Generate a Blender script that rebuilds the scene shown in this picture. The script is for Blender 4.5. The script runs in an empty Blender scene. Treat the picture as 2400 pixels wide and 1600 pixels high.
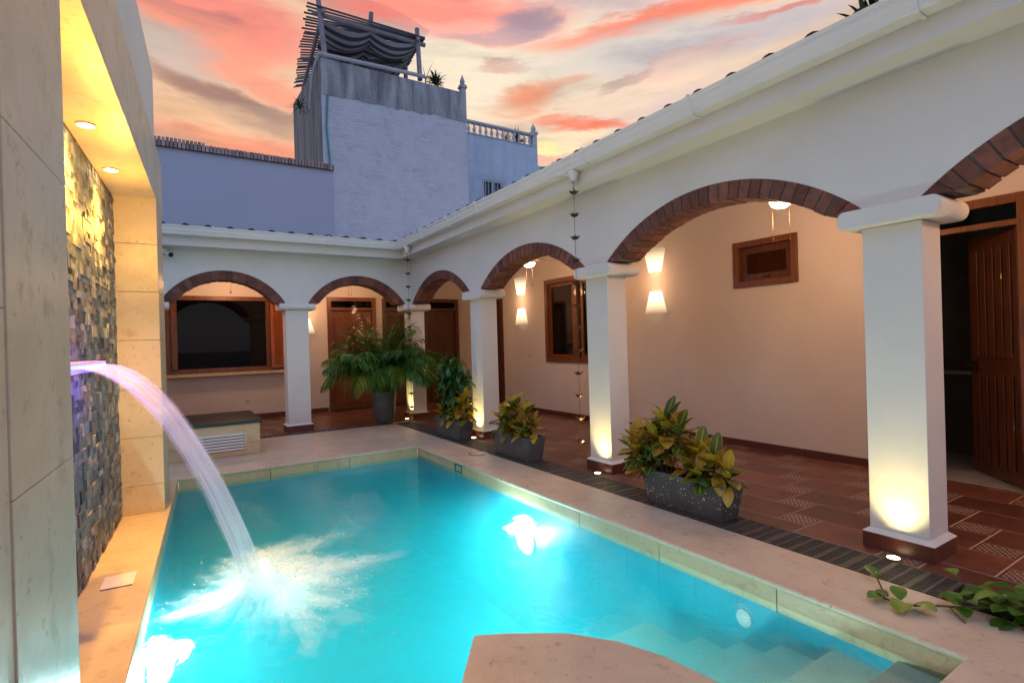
import bpy, math, random
from mathutils import Vector, Matrix, noise
random.seed(7)
R = math.radians
S = bpy.context.scene
C = S.collection

# ------------------------------------------------------------------ camera
cam_d = bpy.data.cameras.new('camera')
cam = bpy.data.objects.new('camera', cam_d); C.objects.link(cam)
yaw, pitch, roll = .56813, -.0014, -.02889
H = 1.45
f = Vector((math.sin(yaw)*math.cos(pitch), math.cos(yaw)*math.cos(pitch), math.sin(pitch)))
r0 = Vector((math.cos(yaw), -math.sin(yaw), 0)); u0 = r0.cross(f)
rv = math.cos(roll)*r0 + math.sin(roll)*u0; uv_ = -math.sin(roll)*r0 + math.cos(roll)*u0
m = Matrix((rv, uv_, -f)).transposed().to_4x4(); m.translation = Vector((0, 0, H))
cam.matrix_world = m
cam_d.sensor_width = 36; cam_d.lens = 36*1.05203/2
cam_d.clip_start = .05; cam_d.clip_end = 3000
S.camera = cam

# ------------------------------------------------------------------ view
S.view_settings.view_transform = 'Standard'; S.view_settings.look = 'None'
S.view_settings.exposure = 0.0; S.view_settings.gamma = 1
S.cycles.use_denoising = True
S.cycles.max_bounces = 10; S.cycles.diffuse_bounces = 3; S.cycles.glossy_bounces = 3
S.cycles.transparent_max_bounces = 16; S.cycles.volume_bounces = 1
S.cycles.sample_clamp_indirect = 4.0
S.cycles.caustics_reflective = False; S.cycles.caustics_refractive = False

# ------------------------------------------------------------------ node helpers
class NT:
    def __init__(s, nt): s.nt = nt
    def n(s, typ, **k):
        nd = s.nt.nodes.new(typ)
        for a, b in k.items():
            if a == 'i':
                for key, val in b.items():
                    if hasattr(val, 'is_output') or isinstance(val, bpy.types.NodeSocket): s.nt.links.new(val, nd.inputs[key])
                    else: nd.inputs[key].default_value = val
            else: setattr(nd, a, b)
        return nd
    def link(s, a, b): s.nt.links.new(a, b)
    def ramp(s, fac, stops, interp='LINEAR'):
        nd = s.nt.nodes.new('ShaderNodeValToRGB'); cr = nd.color_ramp; cr.interpolation = interp
        while len(cr.elements) < len(stops): cr.elements.new(.5)
        for e, (p, c) in zip(cr.elements, stops):
            e.position = p; e.color = (*c, 1) if len(c) == 3 else c
        s.link(fac, nd.inputs[0]); return nd.outputs[0]
    def mix(s, fac, a, b, mode='MIX'):
        nd = s.nt.nodes.new('ShaderNodeMix'); nd.data_type = 'RGBA'; nd.blend_type = mode
        for sock, v in ((nd.inputs[0], fac), (nd.inputs[6], a), (nd.inputs[7], b)):
            if isinstance(v, bpy.types.NodeSocket): s.link(v, sock)
            else: sock.default_value = v if not isinstance(v, tuple) else ((*v, 1) if len(v) == 3 else v)
        return nd.outputs[2]
    def math(s, op, a, b=0.0, c=0.0, clamp=False):
        nd = s.nt.nodes.new('ShaderNodeMath'); nd.operation = op; nd.use_clamp = clamp
        for i, v in enumerate((a, b, c)):
            if isinstance(v, bpy.types.NodeSocket): s.link(v, nd.inputs[i])
            else: nd.inputs[i].default_value = v
        return nd.outputs[0]
    def noise(s, vec, scale, detail=4, rough=.55, dist=0.0):
        nd = s.nt.nodes.new('ShaderNodeTexNoise'); nd.inputs['Scale'].default_value = scale
        nd.inputs['Detail'].default_value = detail; nd.inputs['Roughness'].default_value = rough
        nd.inputs['Distortion'].default_value = dist
        if vec is not None: s.link(vec, nd.inputs['Vector'])
        return nd.outputs['Fac']
    def mapping(s, vec, scale=(1, 1, 1), loc=(0, 0, 0), rot=(0, 0, 0)):
        nd = s.nt.nodes.new('ShaderNodeMapping'); s.link(vec, nd.inputs[0])
        nd.inputs['Scale'].default_value = scale; nd.inputs['Location'].default_value = loc; nd.inputs['Rotation'].default_value = rot
        return nd.outputs[0]

# ------------------------------------------------------------------ world: dusk sky
W_ = bpy.data.worlds.new('World'); S.world = W_; W_.use_nodes = True
W_.node_tree.nodes.clear(); w = NT(W_.node_tree)
gen = w.n('ShaderNodeTexCoord').outputs['Generated']
nrm = w.n('ShaderNodeVectorMath', operation='NORMALIZE', i={0: gen}).outputs[0]
sep = w.n('ShaderNodeSeparateXYZ', i={0: nrm})
dx, dy, dz = sep.outputs[0], sep.outputs[1], sep.outputs[2]
az = w.math('ARCTAN2', dx, dy)                       # 0 = +Y, positive towards +X
el = w.math('ARCSINE', dz)
uvw = w.n('ShaderNodeCombineXYZ', i={0: az, 1: el, 2: 0.0}).outputs[0]
nz1 = w.noise(w.mapping(uvw, (1.6, 5.0, 1), rot=(0, 0, R(6))), 2.2, 7, .6, .25)
nz2 = w.noise(w.mapping(uvw, (2.0, 9.0, 1), loc=(3, 1, 0), rot=(0, 0, R(-8))), 2.0, 8, .62, .3)
nz3 = w.noise(w.mapping(uvw, (1.0, 2.6, 1), loc=(7, 4, 0)), 2.6, 5, .55, .4)
warpx = w.math('MULTIPLY_ADD', w.math('SUBTRACT', nz1, .5), .20, az)
warpy = w.math('MULTIPLY_ADD', w.math('SUBTRACT', nz2, .5), .085, el)
col = w.ramp(nz3, [(.30, (.62, .42, .33)), (.46, (.80, .60, .44)), (.62, (.74, .56, .50)), (.78, (.56, .44, .46))])
# cloud banks: azimuth, elevation (degrees), half sizes, colour, weight
BL = [(5.7, 23.6, 11.9, 7.7, 0, (0.84, 0.5, 0.3), 0.75), (4.2, 28.8, 8.1, 2.4, 8, (0.86, 0.24, 0.19), 0.9), (1.2, 28.5, 3.0, 0.62, 5, (0.36, 0.16, 0.17), 0.7), (7.1, 24.9, 8.2, 1.48, 24, (0.88, 0.32, 0.22), 0.85), (1.2, 25.1, 4.0, 1.55, 12, (0.5, 0.43, 0.4), 0.75), (4.9, 22.3, 6.8, 0.97, 17, (0.34, 0.19, 0.16), 0.9), (1.8, 20.4, 5.0, 0.78, 4, (0.86, 0.5, 0.28), 0.75), (7.1, 18.4, 9.3, 1.23, 3, (0.82, 0.27, 0.16), 0.85), (0.8, 18.8, 3.6, 0.46, 0, (0.5, 0.31, 0.22), 0.7), (7.9, 21.0, 4.5, 0.66, 6, (0.56, 0.36, 0.26), 0.6), (34.8, 27.2, 15.0, 3.18, 0, (0.9, 0.77, 0.58), 0.9), (28.9, 24.7, 5.9, 2.72, 0, (0.9, 0.76, 0.58), 0.85), (23.5, 31.5, 12.4, 1.71, 3, (0.92, 0.25, 0.2), 0.92), (30.3, 29.8, 8.2, 1.0, 4, (0.92, 0.46, 0.38), 0.7), (34.4, 30.6, 2.5, 1.09, 0, (0.31, 0.25, 0.32), 0.85), (31.2, 29.6, 4.1, 0.5, 0, (0.48, 0.34, 0.38), 0.7), (34.4, 24.1, 3.4, 1.0, -6, (0.84, 0.31, 0.17), 0.95), (32.5, 26.9, 2.7, 0.32, 0, (0.66, 0.38, 0.3), 0.75), (39.1, 24.9, 2.7, 0.59, -10, (0.84, 0.42, 0.3), 0.7), (41.1, 21.6, 4.0, 0.49, 5, (0.88, 0.2, 0.11), 0.97), (38.0, 22.5, 2.3, 0.45, 0, (0.85, 0.3, 0.18), 0.8), (38.9, 20.5, 4.0, 0.59, 0, (0.95, 0.76, 0.5), 0.8), (36.6, 19.8, 2.0, 0.18, 0, (0.98, 0.9, 0.38), 0.7), (35.7, 19.0, 2.7, 0.32, 0, (0.88, 0.42, 0.32), 0.7), (56.1, 27.2, 11.5, 1.5, -6, (0.52, 0.47, 0.5), 0.9), (52.2, 29.9, 14.5, 0.86, -5, (0.9, 0.25, 0.16), 0.95), (59.8, 28.6, 6.5, 0.32, -4, (0.62, 0.16, 0.13), 0.7), (45.1, 27.5, 10.0, 1.33, -4, (0.62, 0.56, 0.53), 0.75), (46.8, 23.9, 6.4, 1.23, -12, (0.88, 0.66, 0.5), 0.75), (45.9, 24.8, 2.6, 0.35, -16, (0.46, 0.31, 0.29), 0.7), (51.8, 25.8, 4.9, 0.6, -10, (0.8, 0.5, 0.42), 0.5)]
for a, e, ra, re, ro, c, wt in BL:
    ca, sa = math.cos(R(ro)), math.sin(R(ro))
    px_ = w.math('SUBTRACT', warpx, R(a)); py_ = w.math('SUBTRACT', warpy, R(e))
    ux = w.math('DIVIDE', w.math('SUBTRACT', w.math('MULTIPLY', px_, ca), w.math('MULTIPLY', py_, sa)), R(ra))
    uy = w.math('DIVIDE', w.math('ADD', w.math('MULTIPLY', px_, sa), w.math('MULTIPLY', py_, ca)), R(re))
    d = w.math('ADD', w.math('MULTIPLY', ux, ux), w.math('MULTIPLY', uy, uy))
    mk = w.n('ShaderNodeMapRange', interpolation_type='SMOOTHSTEP', i={0: d, 1: 2.2, 2: .0, 3: 0.0, 4: wt}).outputs[0]
    col = w.mix(mk, col, c)
wisp = w.ramp(nz2, [(.36, (.80, .82, .86)), (.50, (1, 1, 1)), (.64, (1.12, 1.07, 1.03))])
col = w.mix(1.0, col, wisp, 'MULTIPLY')
# away from the sunset the sky is blue twilight
glow = w.n('ShaderNodeVectorMath', operation='DOT_PRODUCT', i={0: nrm, 1: Vector((.56, .80, .22)).normalized()}).outputs['Value']
gf = w.n('ShaderNodeMapRange', interpolation_type='SMOOTHSTEP', i={0: glow, 1: .30, 2: .72, 3: 0.0, 4: 1.0}).outputs[0]
blue = w.ramp(dz, [(.0, (.38, .42, .62)), (.45, (.35, .41, .70)), (1.0, (.32, .38, .66))])
sky = w.n('ShaderNodeTexSky', sky_type='NISHITA', sun_disc=False, sun_elevation=R(3), sun_rotation=R(35))
blue = w.mix(.12, blue, sky.outputs[0])
col = w.mix(gf, blue, col)
col = w.n('ShaderNodeHueSaturation', i={'Saturation': 1.0, 'Color': col}).outputs[0]
bg = w.n('ShaderNodeBackground', i={'Color': col, 'Strength': 1.12})
wo = w.n('ShaderNodeOutputWorld', i={'Surface': bg.outputs[0]})

# soft bluish light added from behind the camera to cool the walls (very weak)
sd = bpy.data.lights.new('twilight_fill', 'SUN'); sd.energy = .25; sd.angle = R(25); sd.color = (.62, .72, 1)
so = bpy.data.objects.new('twilight_fill', sd); C.objects.link(so)
so.rotation_euler = (R(42), 0, R(-40)); so.location = (0, -5, 20)

# ------------------------------------------------------------------ mesh builder
class M:
    def __init__(s): s.v = []; s.f = []; s.m = []; s.r = []; s.uv = []; s.pa = []; s.xf = None; s.cur = 0; s.rn = None
    def p(s, co):
        co = Vector(co)
        if s.xf: co = s.xf(co)
        s.v.append(co); return len(s.v)-1
    def face(s, ids, uv=None, r=None):
        s.f.append(list(ids)); s.m.append(s.cur); s.r.append(s.rn if r is None else r); s.uv.append(uv)
    def quad(s, a, b, c, d, uv=None, r=None): s.face([s.p(a), s.p(b), s.p(c), s.p(d)], uv, r)
    def hexa(s, P, r=None):   # 8 points: bottom 4 ccw, top 4 ccw
        i = [s.p(q) for q in P]; r = random.random() if r is None else r
        for q in ((3, 2, 1, 0), (4, 5, 6, 7), (0, 1, 5, 4), (1, 2, 6, 5), (2, 3, 7, 6), (3, 0, 4, 7)): s.face([i[k] for k in q], None, r)
    def box(s, x0, x1, y0, y1, z0, z1, r=None):
        s.hexa([(x0, y0, z0), (x1, y0, z0), (x1, y1, z0), (x0, y1, z0), (x0, y0, z1), (x1, y0, z1), (x1, y1, z1), (x0, y1, z1)], r)
    def tube(s, pts, rad, n=8, cap=True, r=None):
        pts = [Vector(q) for q in pts]; r = random.random() if r is None else r
        rad = rad if isinstance(rad, (list, tuple)) else [rad]*len(pts)
        rings = []; up = None
        for k, q in enumerate(pts):
            t = (pts[min(k+1, len(pts)-1)]-pts[max(k-1, 0)])
            t = t.normalized() if t.length > 1e-9 else Vector((0, 0, 1))
            if up is None: up = Vector((0, 0, 1)) if abs(t.z) < .9 else Vector((1, 0, 0))
            a = t.cross(up).normalized(); b = a.cross(t).normalized(); up = b
            rings.append([s.p(q+a*math.cos(j*2*math.pi/n)*rad[k]+b*math.sin(j*2*math.pi/n)*rad[k]) for j in range(n)])
        for A, B in zip(rings, rings[1:]):
            for j in range(n): s.face([A[j], A[(j+1) % n], B[(j+1) % n], B[j]], None, r)
        if cap: s.face(rings[0][::-1], None, r); s.face(rings[-1], None, r)
    def lathe(s, prof, n=24, c=(0, 0, 0), r=None, cap=True):
        c = Vector(c); r = random.random() if r is None else r; rings = []
        for (ra, z) in prof:
            rings.append([s.p(c+Vector((ra*math.cos(j*2*math.pi/n), ra*math.sin(j*2*math.pi/n), z))) for j in range(n)])
        for A, B in zip(rings, rings[1:]):
            for j in range(n): s.face([A[j], A[(j+1) % n], B[(j+1) % n], B[j]], None, r)
        if cap: s.face(rings[0][::-1], None, r); s.face(rings[-1], None, r)
    def prism(s, poly, z0, z1, r=None):
        r = random.random() if r is None else r
        a = [s.p((x, y, z0)) for x, y in poly]; b = [s.p((x, y, z1)) for x, y in poly]; n = len(poly)
        s.face(a[::-1], None, r); s.face(b, None, r)
        for j in range(n): s.face([a[j], a[(j+1) % n], b[(j+1) % n], b[j]], None, r)
    def extr(s, prof, fn, t0, t1, n=1, r=None, cap=True):   # profile points (a,b) swept along t: fn(a,b,t)
        r = random.random() if r is None else r; rows = []
        for k in range(n+1):
            t = t0+(t1-t0)*k/n; rows.append([s.p(fn(a, b, t)) for a, b in prof])
        for A, B in zip(rows, rows[1:]):
            for j in range(len(prof)): s.face([A[j], A[(j+1) % len(prof)], B[(j+1) % len(prof)], B[j]], None, r)
        if cap: s.face(rows[0][::-1], None, r); s.face(rows[-1], None, r)
    def build(s, name, mats, parent=None, smooth=False, bevel=0, world=False, wn=False, recalc=True):
        me = bpy.data.meshes.new(name)
        off = parent.location if (world and parent) else Vector((0, 0, 0))
        me.from_pydata([tuple(q-off) for q in s.v], [], s.f)
        if not isinstance(mats, (list, tuple)): mats = [mats]
        for q in mats: me.materials.append(q)
        me.polygons.foreach_set('material_index', s.m)
        at = me.attributes.new('rnd', 'FLOAT', 'FACE')
        at.data.foreach_set('value', [x if x is not None else .5 for x in s.r])
        if any(s.uv):
            ul = me.uv_layers.new(name='UVMap'); k = 0
            for fi, ff in enumerate(s.f):
                u = s.uv[fi]
                for j in range(len(ff)):
                    ul.data[k].uv = u[j] if u else (0, 0); k += 1
        if s.pa:
            pa = me.attributes.new('alpha', 'FLOAT', 'POINT'); pa.data.foreach_set('value', s.pa)
        if recalc:
            import bmesh
            bm = bmesh.new(); bm.from_mesh(me); bmesh.ops.recalc_face_normals(bm, faces=bm.faces); bm.to_mesh(me); bm.free()
        if smooth: me.polygons.foreach_set('use_smooth', [True]*len(me.polygons))
        me.update()
        o = bpy.data.objects.new(name, me); C.objects.link(o)
        if parent: o.parent = parent
        if bevel:
            b = o.modifiers.new('bevel', 'BEVEL'); b.width = bevel; b.segments = 3; b.limit_method = 'ANGLE'; b.angle_limit = R(40)
            b.harden_normals = False
        return o

def thing(name, label, cat, loc=(0, 0, 0), rz=0, group=None):
    o = bpy.data.objects.new(name, None); C.objects.link(o)
    o.location = Vector(loc); o.rotation_euler = (0, 0, rz); o.empty_display_size = .1
    o['label'] = label; o['category'] = cat
    if group: o['group'] = group
    return o
def tag(o, label, cat, group=None, kind=None):
    o['label'] = label; o['category'] = cat
    if group: o['group'] = group
    if kind: o['kind'] = kind
    return o
def struct(o): o['kind'] = 'structure'; return o
def dup(root, loc, rz=None, label=None, sc=None):
    r = root.copy(); C.objects.link(r); r.location = Vector(loc)
    if rz is not None: r.rotation_euler = (0, 0, rz)
    if sc: r.scale = (sc, sc, sc)
    if label: r['label'] = label
    for ch in list(root.children):
        c = ch.copy(); C.objects.link(c); c.parent = r
        for g in list(ch.children):
            d = g.copy(); C.objects.link(d); d.parent = c
    return r
def lamp(name, typ, loc, energy, color, parent=None, size=.05, rot=None, spot=None, blend=.6, target=None):
    d = bpy.data.lights.new(name, typ); d.energy = energy; d.color = color
    if typ == 'AREA': d.size = size
    else: d.shadow_soft_size = size
    if spot: d.spot_size = R(spot); d.spot_blend = blend
    o = bpy.data.objects.new(name, d); C.objects.link(o)
    o.location = Vector(loc)
    if target is not None: o.rotation_euler = (Vector(target)-Vector(loc)).to_track_quat('-Z', 'Y').to_euler()
    if parent: o.parent = parent
    return o

# ------------------------------------------------------------------ materials
def mat(name):
    m_ = bpy.data.materials.new(name); m_.use_nodes = True; m_.node_tree.nodes.clear()
    t = NT(m_.node_tree); out = t.n('ShaderNodeOutputMaterial'); return m_, t, out
def pbr(name, col, rough=.6, metal=0, spec=.5, var=.12, scale=6, bump=0.0, bscale=40, col2=None, stretch=(1, 1, 1), rnd=0.0, coat=0.0):
    m_, t, out = mat(name)
    co = t.n('ShaderNodeTexCoord').outputs['Object']
    vec = t.mapping(co, stretch)
    nz = t.noise(vec, scale, 6, .6, .3)
    c2 = col2 or tuple(x*(1-var*2) for x in col)
    c = t.ramp(nz, [(.3, c2), (.7, col)])
    if rnd:
        a = t.n('ShaderNodeAttribute', attribute_name='rnd').outputs['Fac']
        c = t.mix(1.0, c, t.ramp(a, [(0, (1-rnd,)*3), (1, (1+rnd,)*3)]), 'MULTIPLY')
    p = t.n('ShaderNodeBsdfPrincipled', i={'Base Color': c, 'Roughness': rough, 'Metallic': metal, 'Specular IOR Level': spec, 'Coat Weight': coat})
    if bump:
        nb = t.noise(vec, bscale, 5, .6)
        b = t.n('ShaderNodeBump', i={'Height': nb, 'Strength': bump, 'Distance': .02}); t.link(b.outputs[0], p.inputs['Normal'])
    t.link(p.outputs[0], out.inputs[0]); return m_
def emis(name, col, strength):
    m_, t, out = mat(name); e = t.n('ShaderNodeEmission', i={'Color': (*col, 1), 'Strength': strength}); t.link(e.outputs[0], out.inputs[0]); return m_

PL = pbr('plaster', (.76, .74, .71), .75, var=.05, scale=1.3, bump=.035, bscale=40)
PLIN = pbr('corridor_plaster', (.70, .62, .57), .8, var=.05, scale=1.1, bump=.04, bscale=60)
GUT = pbr('gutter_plastic', (.80, .80, .79), .35, var=.03, scale=2)
def stone_mat(name, c1, c2, c3, rough=.45, sc=1.0):
    m_, t, out = mat(name)
    co = t.n('ShaderNodeTexCoord').outputs['Object']
    n1 = t.noise(co, 2.6*sc, 8, .66, .2); n2 = t.noise(co, 8*sc, 7, .72, .25); n3 = t.noise(co, 30*sc, 4, .6)
    c = t.ramp(n1, [(.3, c2), (.55, c1), (.75, tuple(min(1, x*1.08) for x in c1))])
    vein = t.ramp(n2, [(.56, (0, 0, 0)), (.66, (1, 1, 1))])
    fac = t.math('MULTIPLY', t.n('ShaderNodeSeparateColor', i={0: vein}).outputs[0], .50)
    c = t.mix(fac, c, c3)
    pit = t.ramp(n3, [(.28, (.55, .5, .45)), (.36, (1, 1, 1))])
    c = t.mix(1.0, c, pit, 'MULTIPLY')
    p = t.n('ShaderNodeBsdfPrincipled', i={'Base Color': c, 'Roughness': t.ramp(n2, [(.3, (rough-.08,)*3), (.7, (rough+.12,)*3)])})
    b = t.n('ShaderNodeBump', i={'Height': n3, 'Strength': .12, 'Distance': .01}); t.link(b.outputs[0], p.inputs['Normal'])
    t.link(p.outputs[0], out.inputs[0]); return m_
COPE = stone_mat('coping_stone', (.65, .52, .39), (.55, .43, .31), (.36, .22, .15), .38)
TRAV = stone_mat('travertine', (.62, .47, .29), (.54, .39, .22), (.40, .24, .12), .35)
PILL = stone_mat('pillar_marble', (.66, .57, .42), (.54, .46, .34), (.30, .24, .18), .35, .8)
TREAD = stone_mat('tread_stone', (.74, .78, .60), (.62, .66, .50), (.25, .30, .22), .4)

def mat_cladding():
    m_, t, out = mat('ledger_stone')
    a = t.n('ShaderNodeAttribute', attribute_name='rnd').outputs['Fac']
    co = t.n('ShaderNodeTexCoord').outputs['Object']
    c = t.ramp(a, [(0, (.035, .04, .045)), (.2, (.10, .115, .125)), (.4, (.16, .18, .17)), (.55, (.09, .10, .125)), (.7, (.26, .255, .24)), (.85, (.17, .13, .10)), (.95, (.38, .36, .33)), (1, (.24, .22, .20))])
    nz = t.noise(co, 22, 7, .68, .5)
    c = t.mix(1.0, c, t.ramp(nz, [(.3, (.55, .55, .55)), (.7, (1.35, 1.35, 1.35))]), 'MULTIPLY')
    p = t.n('ShaderNodeBsdfPrincipled', i={'Base Color': c, 'Roughness': .55})
    b = t.n('ShaderNodeBump', i={'Height': nz, 'Strength': .55, 'Distance': .02}); t.link(b.outputs[0], p.inputs['Normal'])
    t.link(p.outputs[0], out.inputs[0]); return m_
CLAD = mat_cladding()
BRICK = pbr('brick', (.235, .085, .060), .8, var=.25, scale=14, bump=.5, bscale=60, rnd=.35)
MORT = pbr('mortar', (.16, .15, .14), .9, var=.2, scale=20, bump=.4)
TERRA = pbr('terracotta', (.175, .062, .037), .32, var=.22, scale=3.5, bump=.06, bscale=30, rnd=.28)
GROUT = pbr('grout', (.50, .36, .28), .8, var=.1)
BASEB = pbr('baseboard_tile', (.12, .035, .025), .35, var=.1, scale=5)
def mat_deco():
    m_, t, out = mat('patterned_tile')
    uv = t.n('ShaderNodeUVMap').outputs[0]
    s_ = t.n('ShaderNodeSeparateXYZ', i={0: uv}); u, v = s_.outputs[0], s_.outputs[1]
    tri = t.math('PINGPONG', t.math('MULTIPLY', u, 6.0), 1.0)
    tri2 = t.math('PINGPONG', t.math('MULTIPLY', v, 4.0), 1.0)
    d1 = t.math('ABSOLUTE', t.math('SUBTRACT', tri, tri2))
    d2 = t.math('ABSOLUTE', t.math('SUBTRACT', t.math('ADD', tri, tri2), 1.0))
    dm = t.math('MINIMUM', d1, d2)
    msk = t.math('LESS_THAN', dm, .22)
    bd = t.math('MINIMUM', t.math('MINIMUM', u, t.math('SUBTRACT', 1.0, u)), t.math('MINIMUM', v, t.math('SUBTRACT', 1.0, v)))
    edge = t.math('LESS_THAN', bd, .06)
    msk = t.math('MAXIMUM', msk, edge)
    c = t.mix(msk, (.42, .32, .23), (.12, .045, .03))
    p = t.n('ShaderNodeBsdfPrincipled', i={'Base Color': c, 'Roughness': .35}); t.link(p.outputs[0], out.inputs[0]); return m_
DECO = mat_deco()
def mat_wood(name, c1, c2, rough=.38):
    m_, t, out = mat(name)
    co = t.n('ShaderNodeTexCoord').outputs['Object']
    n1 = t.noise(t.mapping(co, (14, 14, .9)), 2.2, 6, .6, 1.5); n2 = t.noise(t.mapping(co, (60, 60, 2)), 2, 3, .6)
    c = t.ramp(n1, [(.3, c2), (.5, c1), (.7, tuple(x*1.25 for x in c1))])
    c = t.mix(1.0, c, t.ramp(n2, [(.3, (.8, .8, .8)), (.7, (1.1, 1.1, 1.1))]), 'MULTIPLY')
    p = t.n('ShaderNodeBsdfPrincipled', i={'Base Color': c, 'Roughness': rough, 'Coat Weight': .15})
    b = t.n('ShaderNodeBump', i={'Height': n2, 'Strength': .1, 'Distance': .01}); t.link(b.outputs[0], p.inputs['Normal'])
    t.link(p.outputs[0], out.inputs[0]); return m_
WOOD = mat_wood('wood', (.17, .052, .015), (.07, .020, .007))
WOODD = mat_wood('dark_wood', (.10, .030, .012), (.04, .012, .006))
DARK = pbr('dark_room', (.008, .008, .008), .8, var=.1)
def mat_glass(name, tint, k=.25):
    m_, t, out = mat(name)
    tr = t.n('ShaderNodeBsdfTransparent', i={'Color': (*tint, 1)}); g = t.n('ShaderNodeBsdfGlossy', i={'Roughness': .02, 'Color': (1, 1, 1, 1)})
    fr = t.n('ShaderNodeFresnel', i={'IOR': 1.5}).outputs[0]
    mx = t.n('ShaderNodeMixShader', i={0: t.math('MULTIPLY_ADD', fr, .30, .0, clamp=True), 1: tr.outputs[0], 2: g.outputs[0]})
    t.link(mx.outputs[0], out.inputs[0]); return m_
GLASS = mat_glass('window_glass', (.40, .40, .40), -.1)
METAL = pbr('dark_metal', (.08, .055, .04), .45, metal=.6, var=.2, scale=20)
BRONZE = pbr('bronze', (.16, .085, .05), .4, metal=.8, var=.2, scale=30)
STEEL = pbr('drain_steel', (.10, .095, .09), .55, metal=.2, var=.15, scale=10)
BLACK = pbr('black_gap', (.006, .006, .006), .9, var=.1)
WHITEP = pbr('white_plastic', (.70, .68, .66), .4, var=.02)
PLANT1 = None
def mat_planter(name, speck):
    m_, t, out = mat(name)
    co = t.n('ShaderNodeTexCoord').outputs['Object']
    n1 = t.noise(co, 5, 6, .6, .3)
    c = t.ramp(n1, [(.3, (.075, .077, .080)), (.7, (.125, .128, .132))])
    if speck:
        vo = t.n('ShaderNodeTexVoronoi', i={'Vector': co, 'Scale': 34.0}); n2 = t.noise(co, 7, 3)
        th = t.ramp(n2, [(.36, (.05, .05, .05)), (.60, (.26, .26, .26))])
        s1 = t.math('LESS_THAN', vo.outputs['Distance'], t.n('ShaderNodeSeparateColor', i={0: th}).outputs[0])
        c = t.mix(.35, c, (.05, .05, .05))
        c = t.mix(s1, c, (.55, .53, .50))
    p = t.n('ShaderNodeBsdfPrincipled', i={'Base Color': c, 'Roughness': .6})
    b = t.n('ShaderNodeBump', i={'Height': n1, 'Strength': .25, 'Distance': .02}); t.link(b.outputs[0], p.inputs['Normal'])
    t.link(p.outputs[0], out.inputs[0]); return m_
PLM = mat_planter('grey_planter', False); PLS = mat_planter('speckled_planter', True)
SOIL = pbr('soil', (.03, .02, .015), .95, bump=.6)
def leaf_mat(name, kind):
    m_, t, out = mat(name)
    a = t.n('ShaderNodeAttribute', attribute_name='rnd').outputs['Fac']
    co = t.n('ShaderNodeTexCoord').outputs['Object']
    if kind == 'croton':
        uv = t.n('ShaderNodeUVMap').outputs[0]
        s_ = t.n('ShaderNodeSeparateXYZ', i={0: uv}); u, v = s_.outputs[0], s_.outputs[1]
        au = t.math('ABSOLUTE', t.math('SUBTRACT', u, .5))
        nz = t.noise(t.mapping(uv, (3, 3, 1)), 3, 4, .6, 1.0)
        sv = t.math('SUBTRACT', t.math('MULTIPLY', v, 9.0), t.math('MULTIPLY', au, 5.5))
        sv = t.math('ADD', sv, t.math('MULTIPLY', nz, .7))
        tri = t.math('PINGPONG', sv, .5)
        side = t.math('LESS_THAN', tri, t.math('MULTIPLY_ADD', a, .10, .035))
        mid = t.math('LESS_THAN', au, .045)
        edge = t.math('GREATER_THAN', au, t.math('MULTIPLY_ADD', nz, .12, .38))
        vein = t.math('MAXIMUM', t.math('MAXIMUM', side, mid), t.math('MULTIPLY', edge, .7))
        body = t.ramp(a, [(0, (.012, .045, .012)), (.35, (.025, .085, .015)), (.55, (.045, .10, .015)), (.66, (.13, .03, .015)), (.72, (.34, .20, .01)), (.86, (.50, .30, .015)), (.94, (.38, .13, .04)), (1, (.14, .035, .015))], 'LINEAR')
        vc = t.ramp(a, [(0, (.22, .30, .03)), (.5, (.50, .42, .03)), (1, (.60, .42, .05))])
        c = t.mix(vein, body, vc)
    elif kind == 'palm':
        c = t.ramp(a, [(0, (.022, .078, .012)), (.6, (.06, .175, .022)), (.9, (.14, .25, .025)), (1, (.26, .22, .03))])
    elif kind == 'green':
        c = t.ramp(a, [(0, (.012, .055, .012)), (.6, (.03, .12, .018)), (1, (.09, .23, .02))])
    elif kind == 'vine':
        n1 = t.noise(co, 30, 3, .5)
        c = t.ramp(a, [(0, (.03, .11, .012)), (.6, (.07, .20, .015)), (1, (.20, .30, .02))])
        c = t.mix(t.math('GREATER_THAN', n1, .66), c, (.36, .36, .05))
    else:
        c = t.ramp(a, [(0, (.01, .03, .012)), (1, (.03, .07, .02))])
    p = t.n('ShaderNodeBsdfPrincipled', i={'Base Color': c, 'Roughness': .38})
    tl = t.n('ShaderNodeBsdfTranslucent', i={'Color': c})
    mx = t.n('ShaderNodeMixShader', i={0: .22, 1: p.outputs[0], 2: tl.outputs[0]})
    t.link(mx.outputs[0], out.inputs[0]); return m_
CROT = leaf_mat('croton_leaf', 'croton'); PALM = leaf_mat('palm_leaf', 'palm'); GREEN = leaf_mat('green_leaf', 'green')
VINE = leaf_mat('vine_leaf', 'vine'); DKL = leaf_mat('dark_leaf', 'dark')
STEM = pbr('stem', (.10, .09, .03), .7, var=.2, scale=20)

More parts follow.
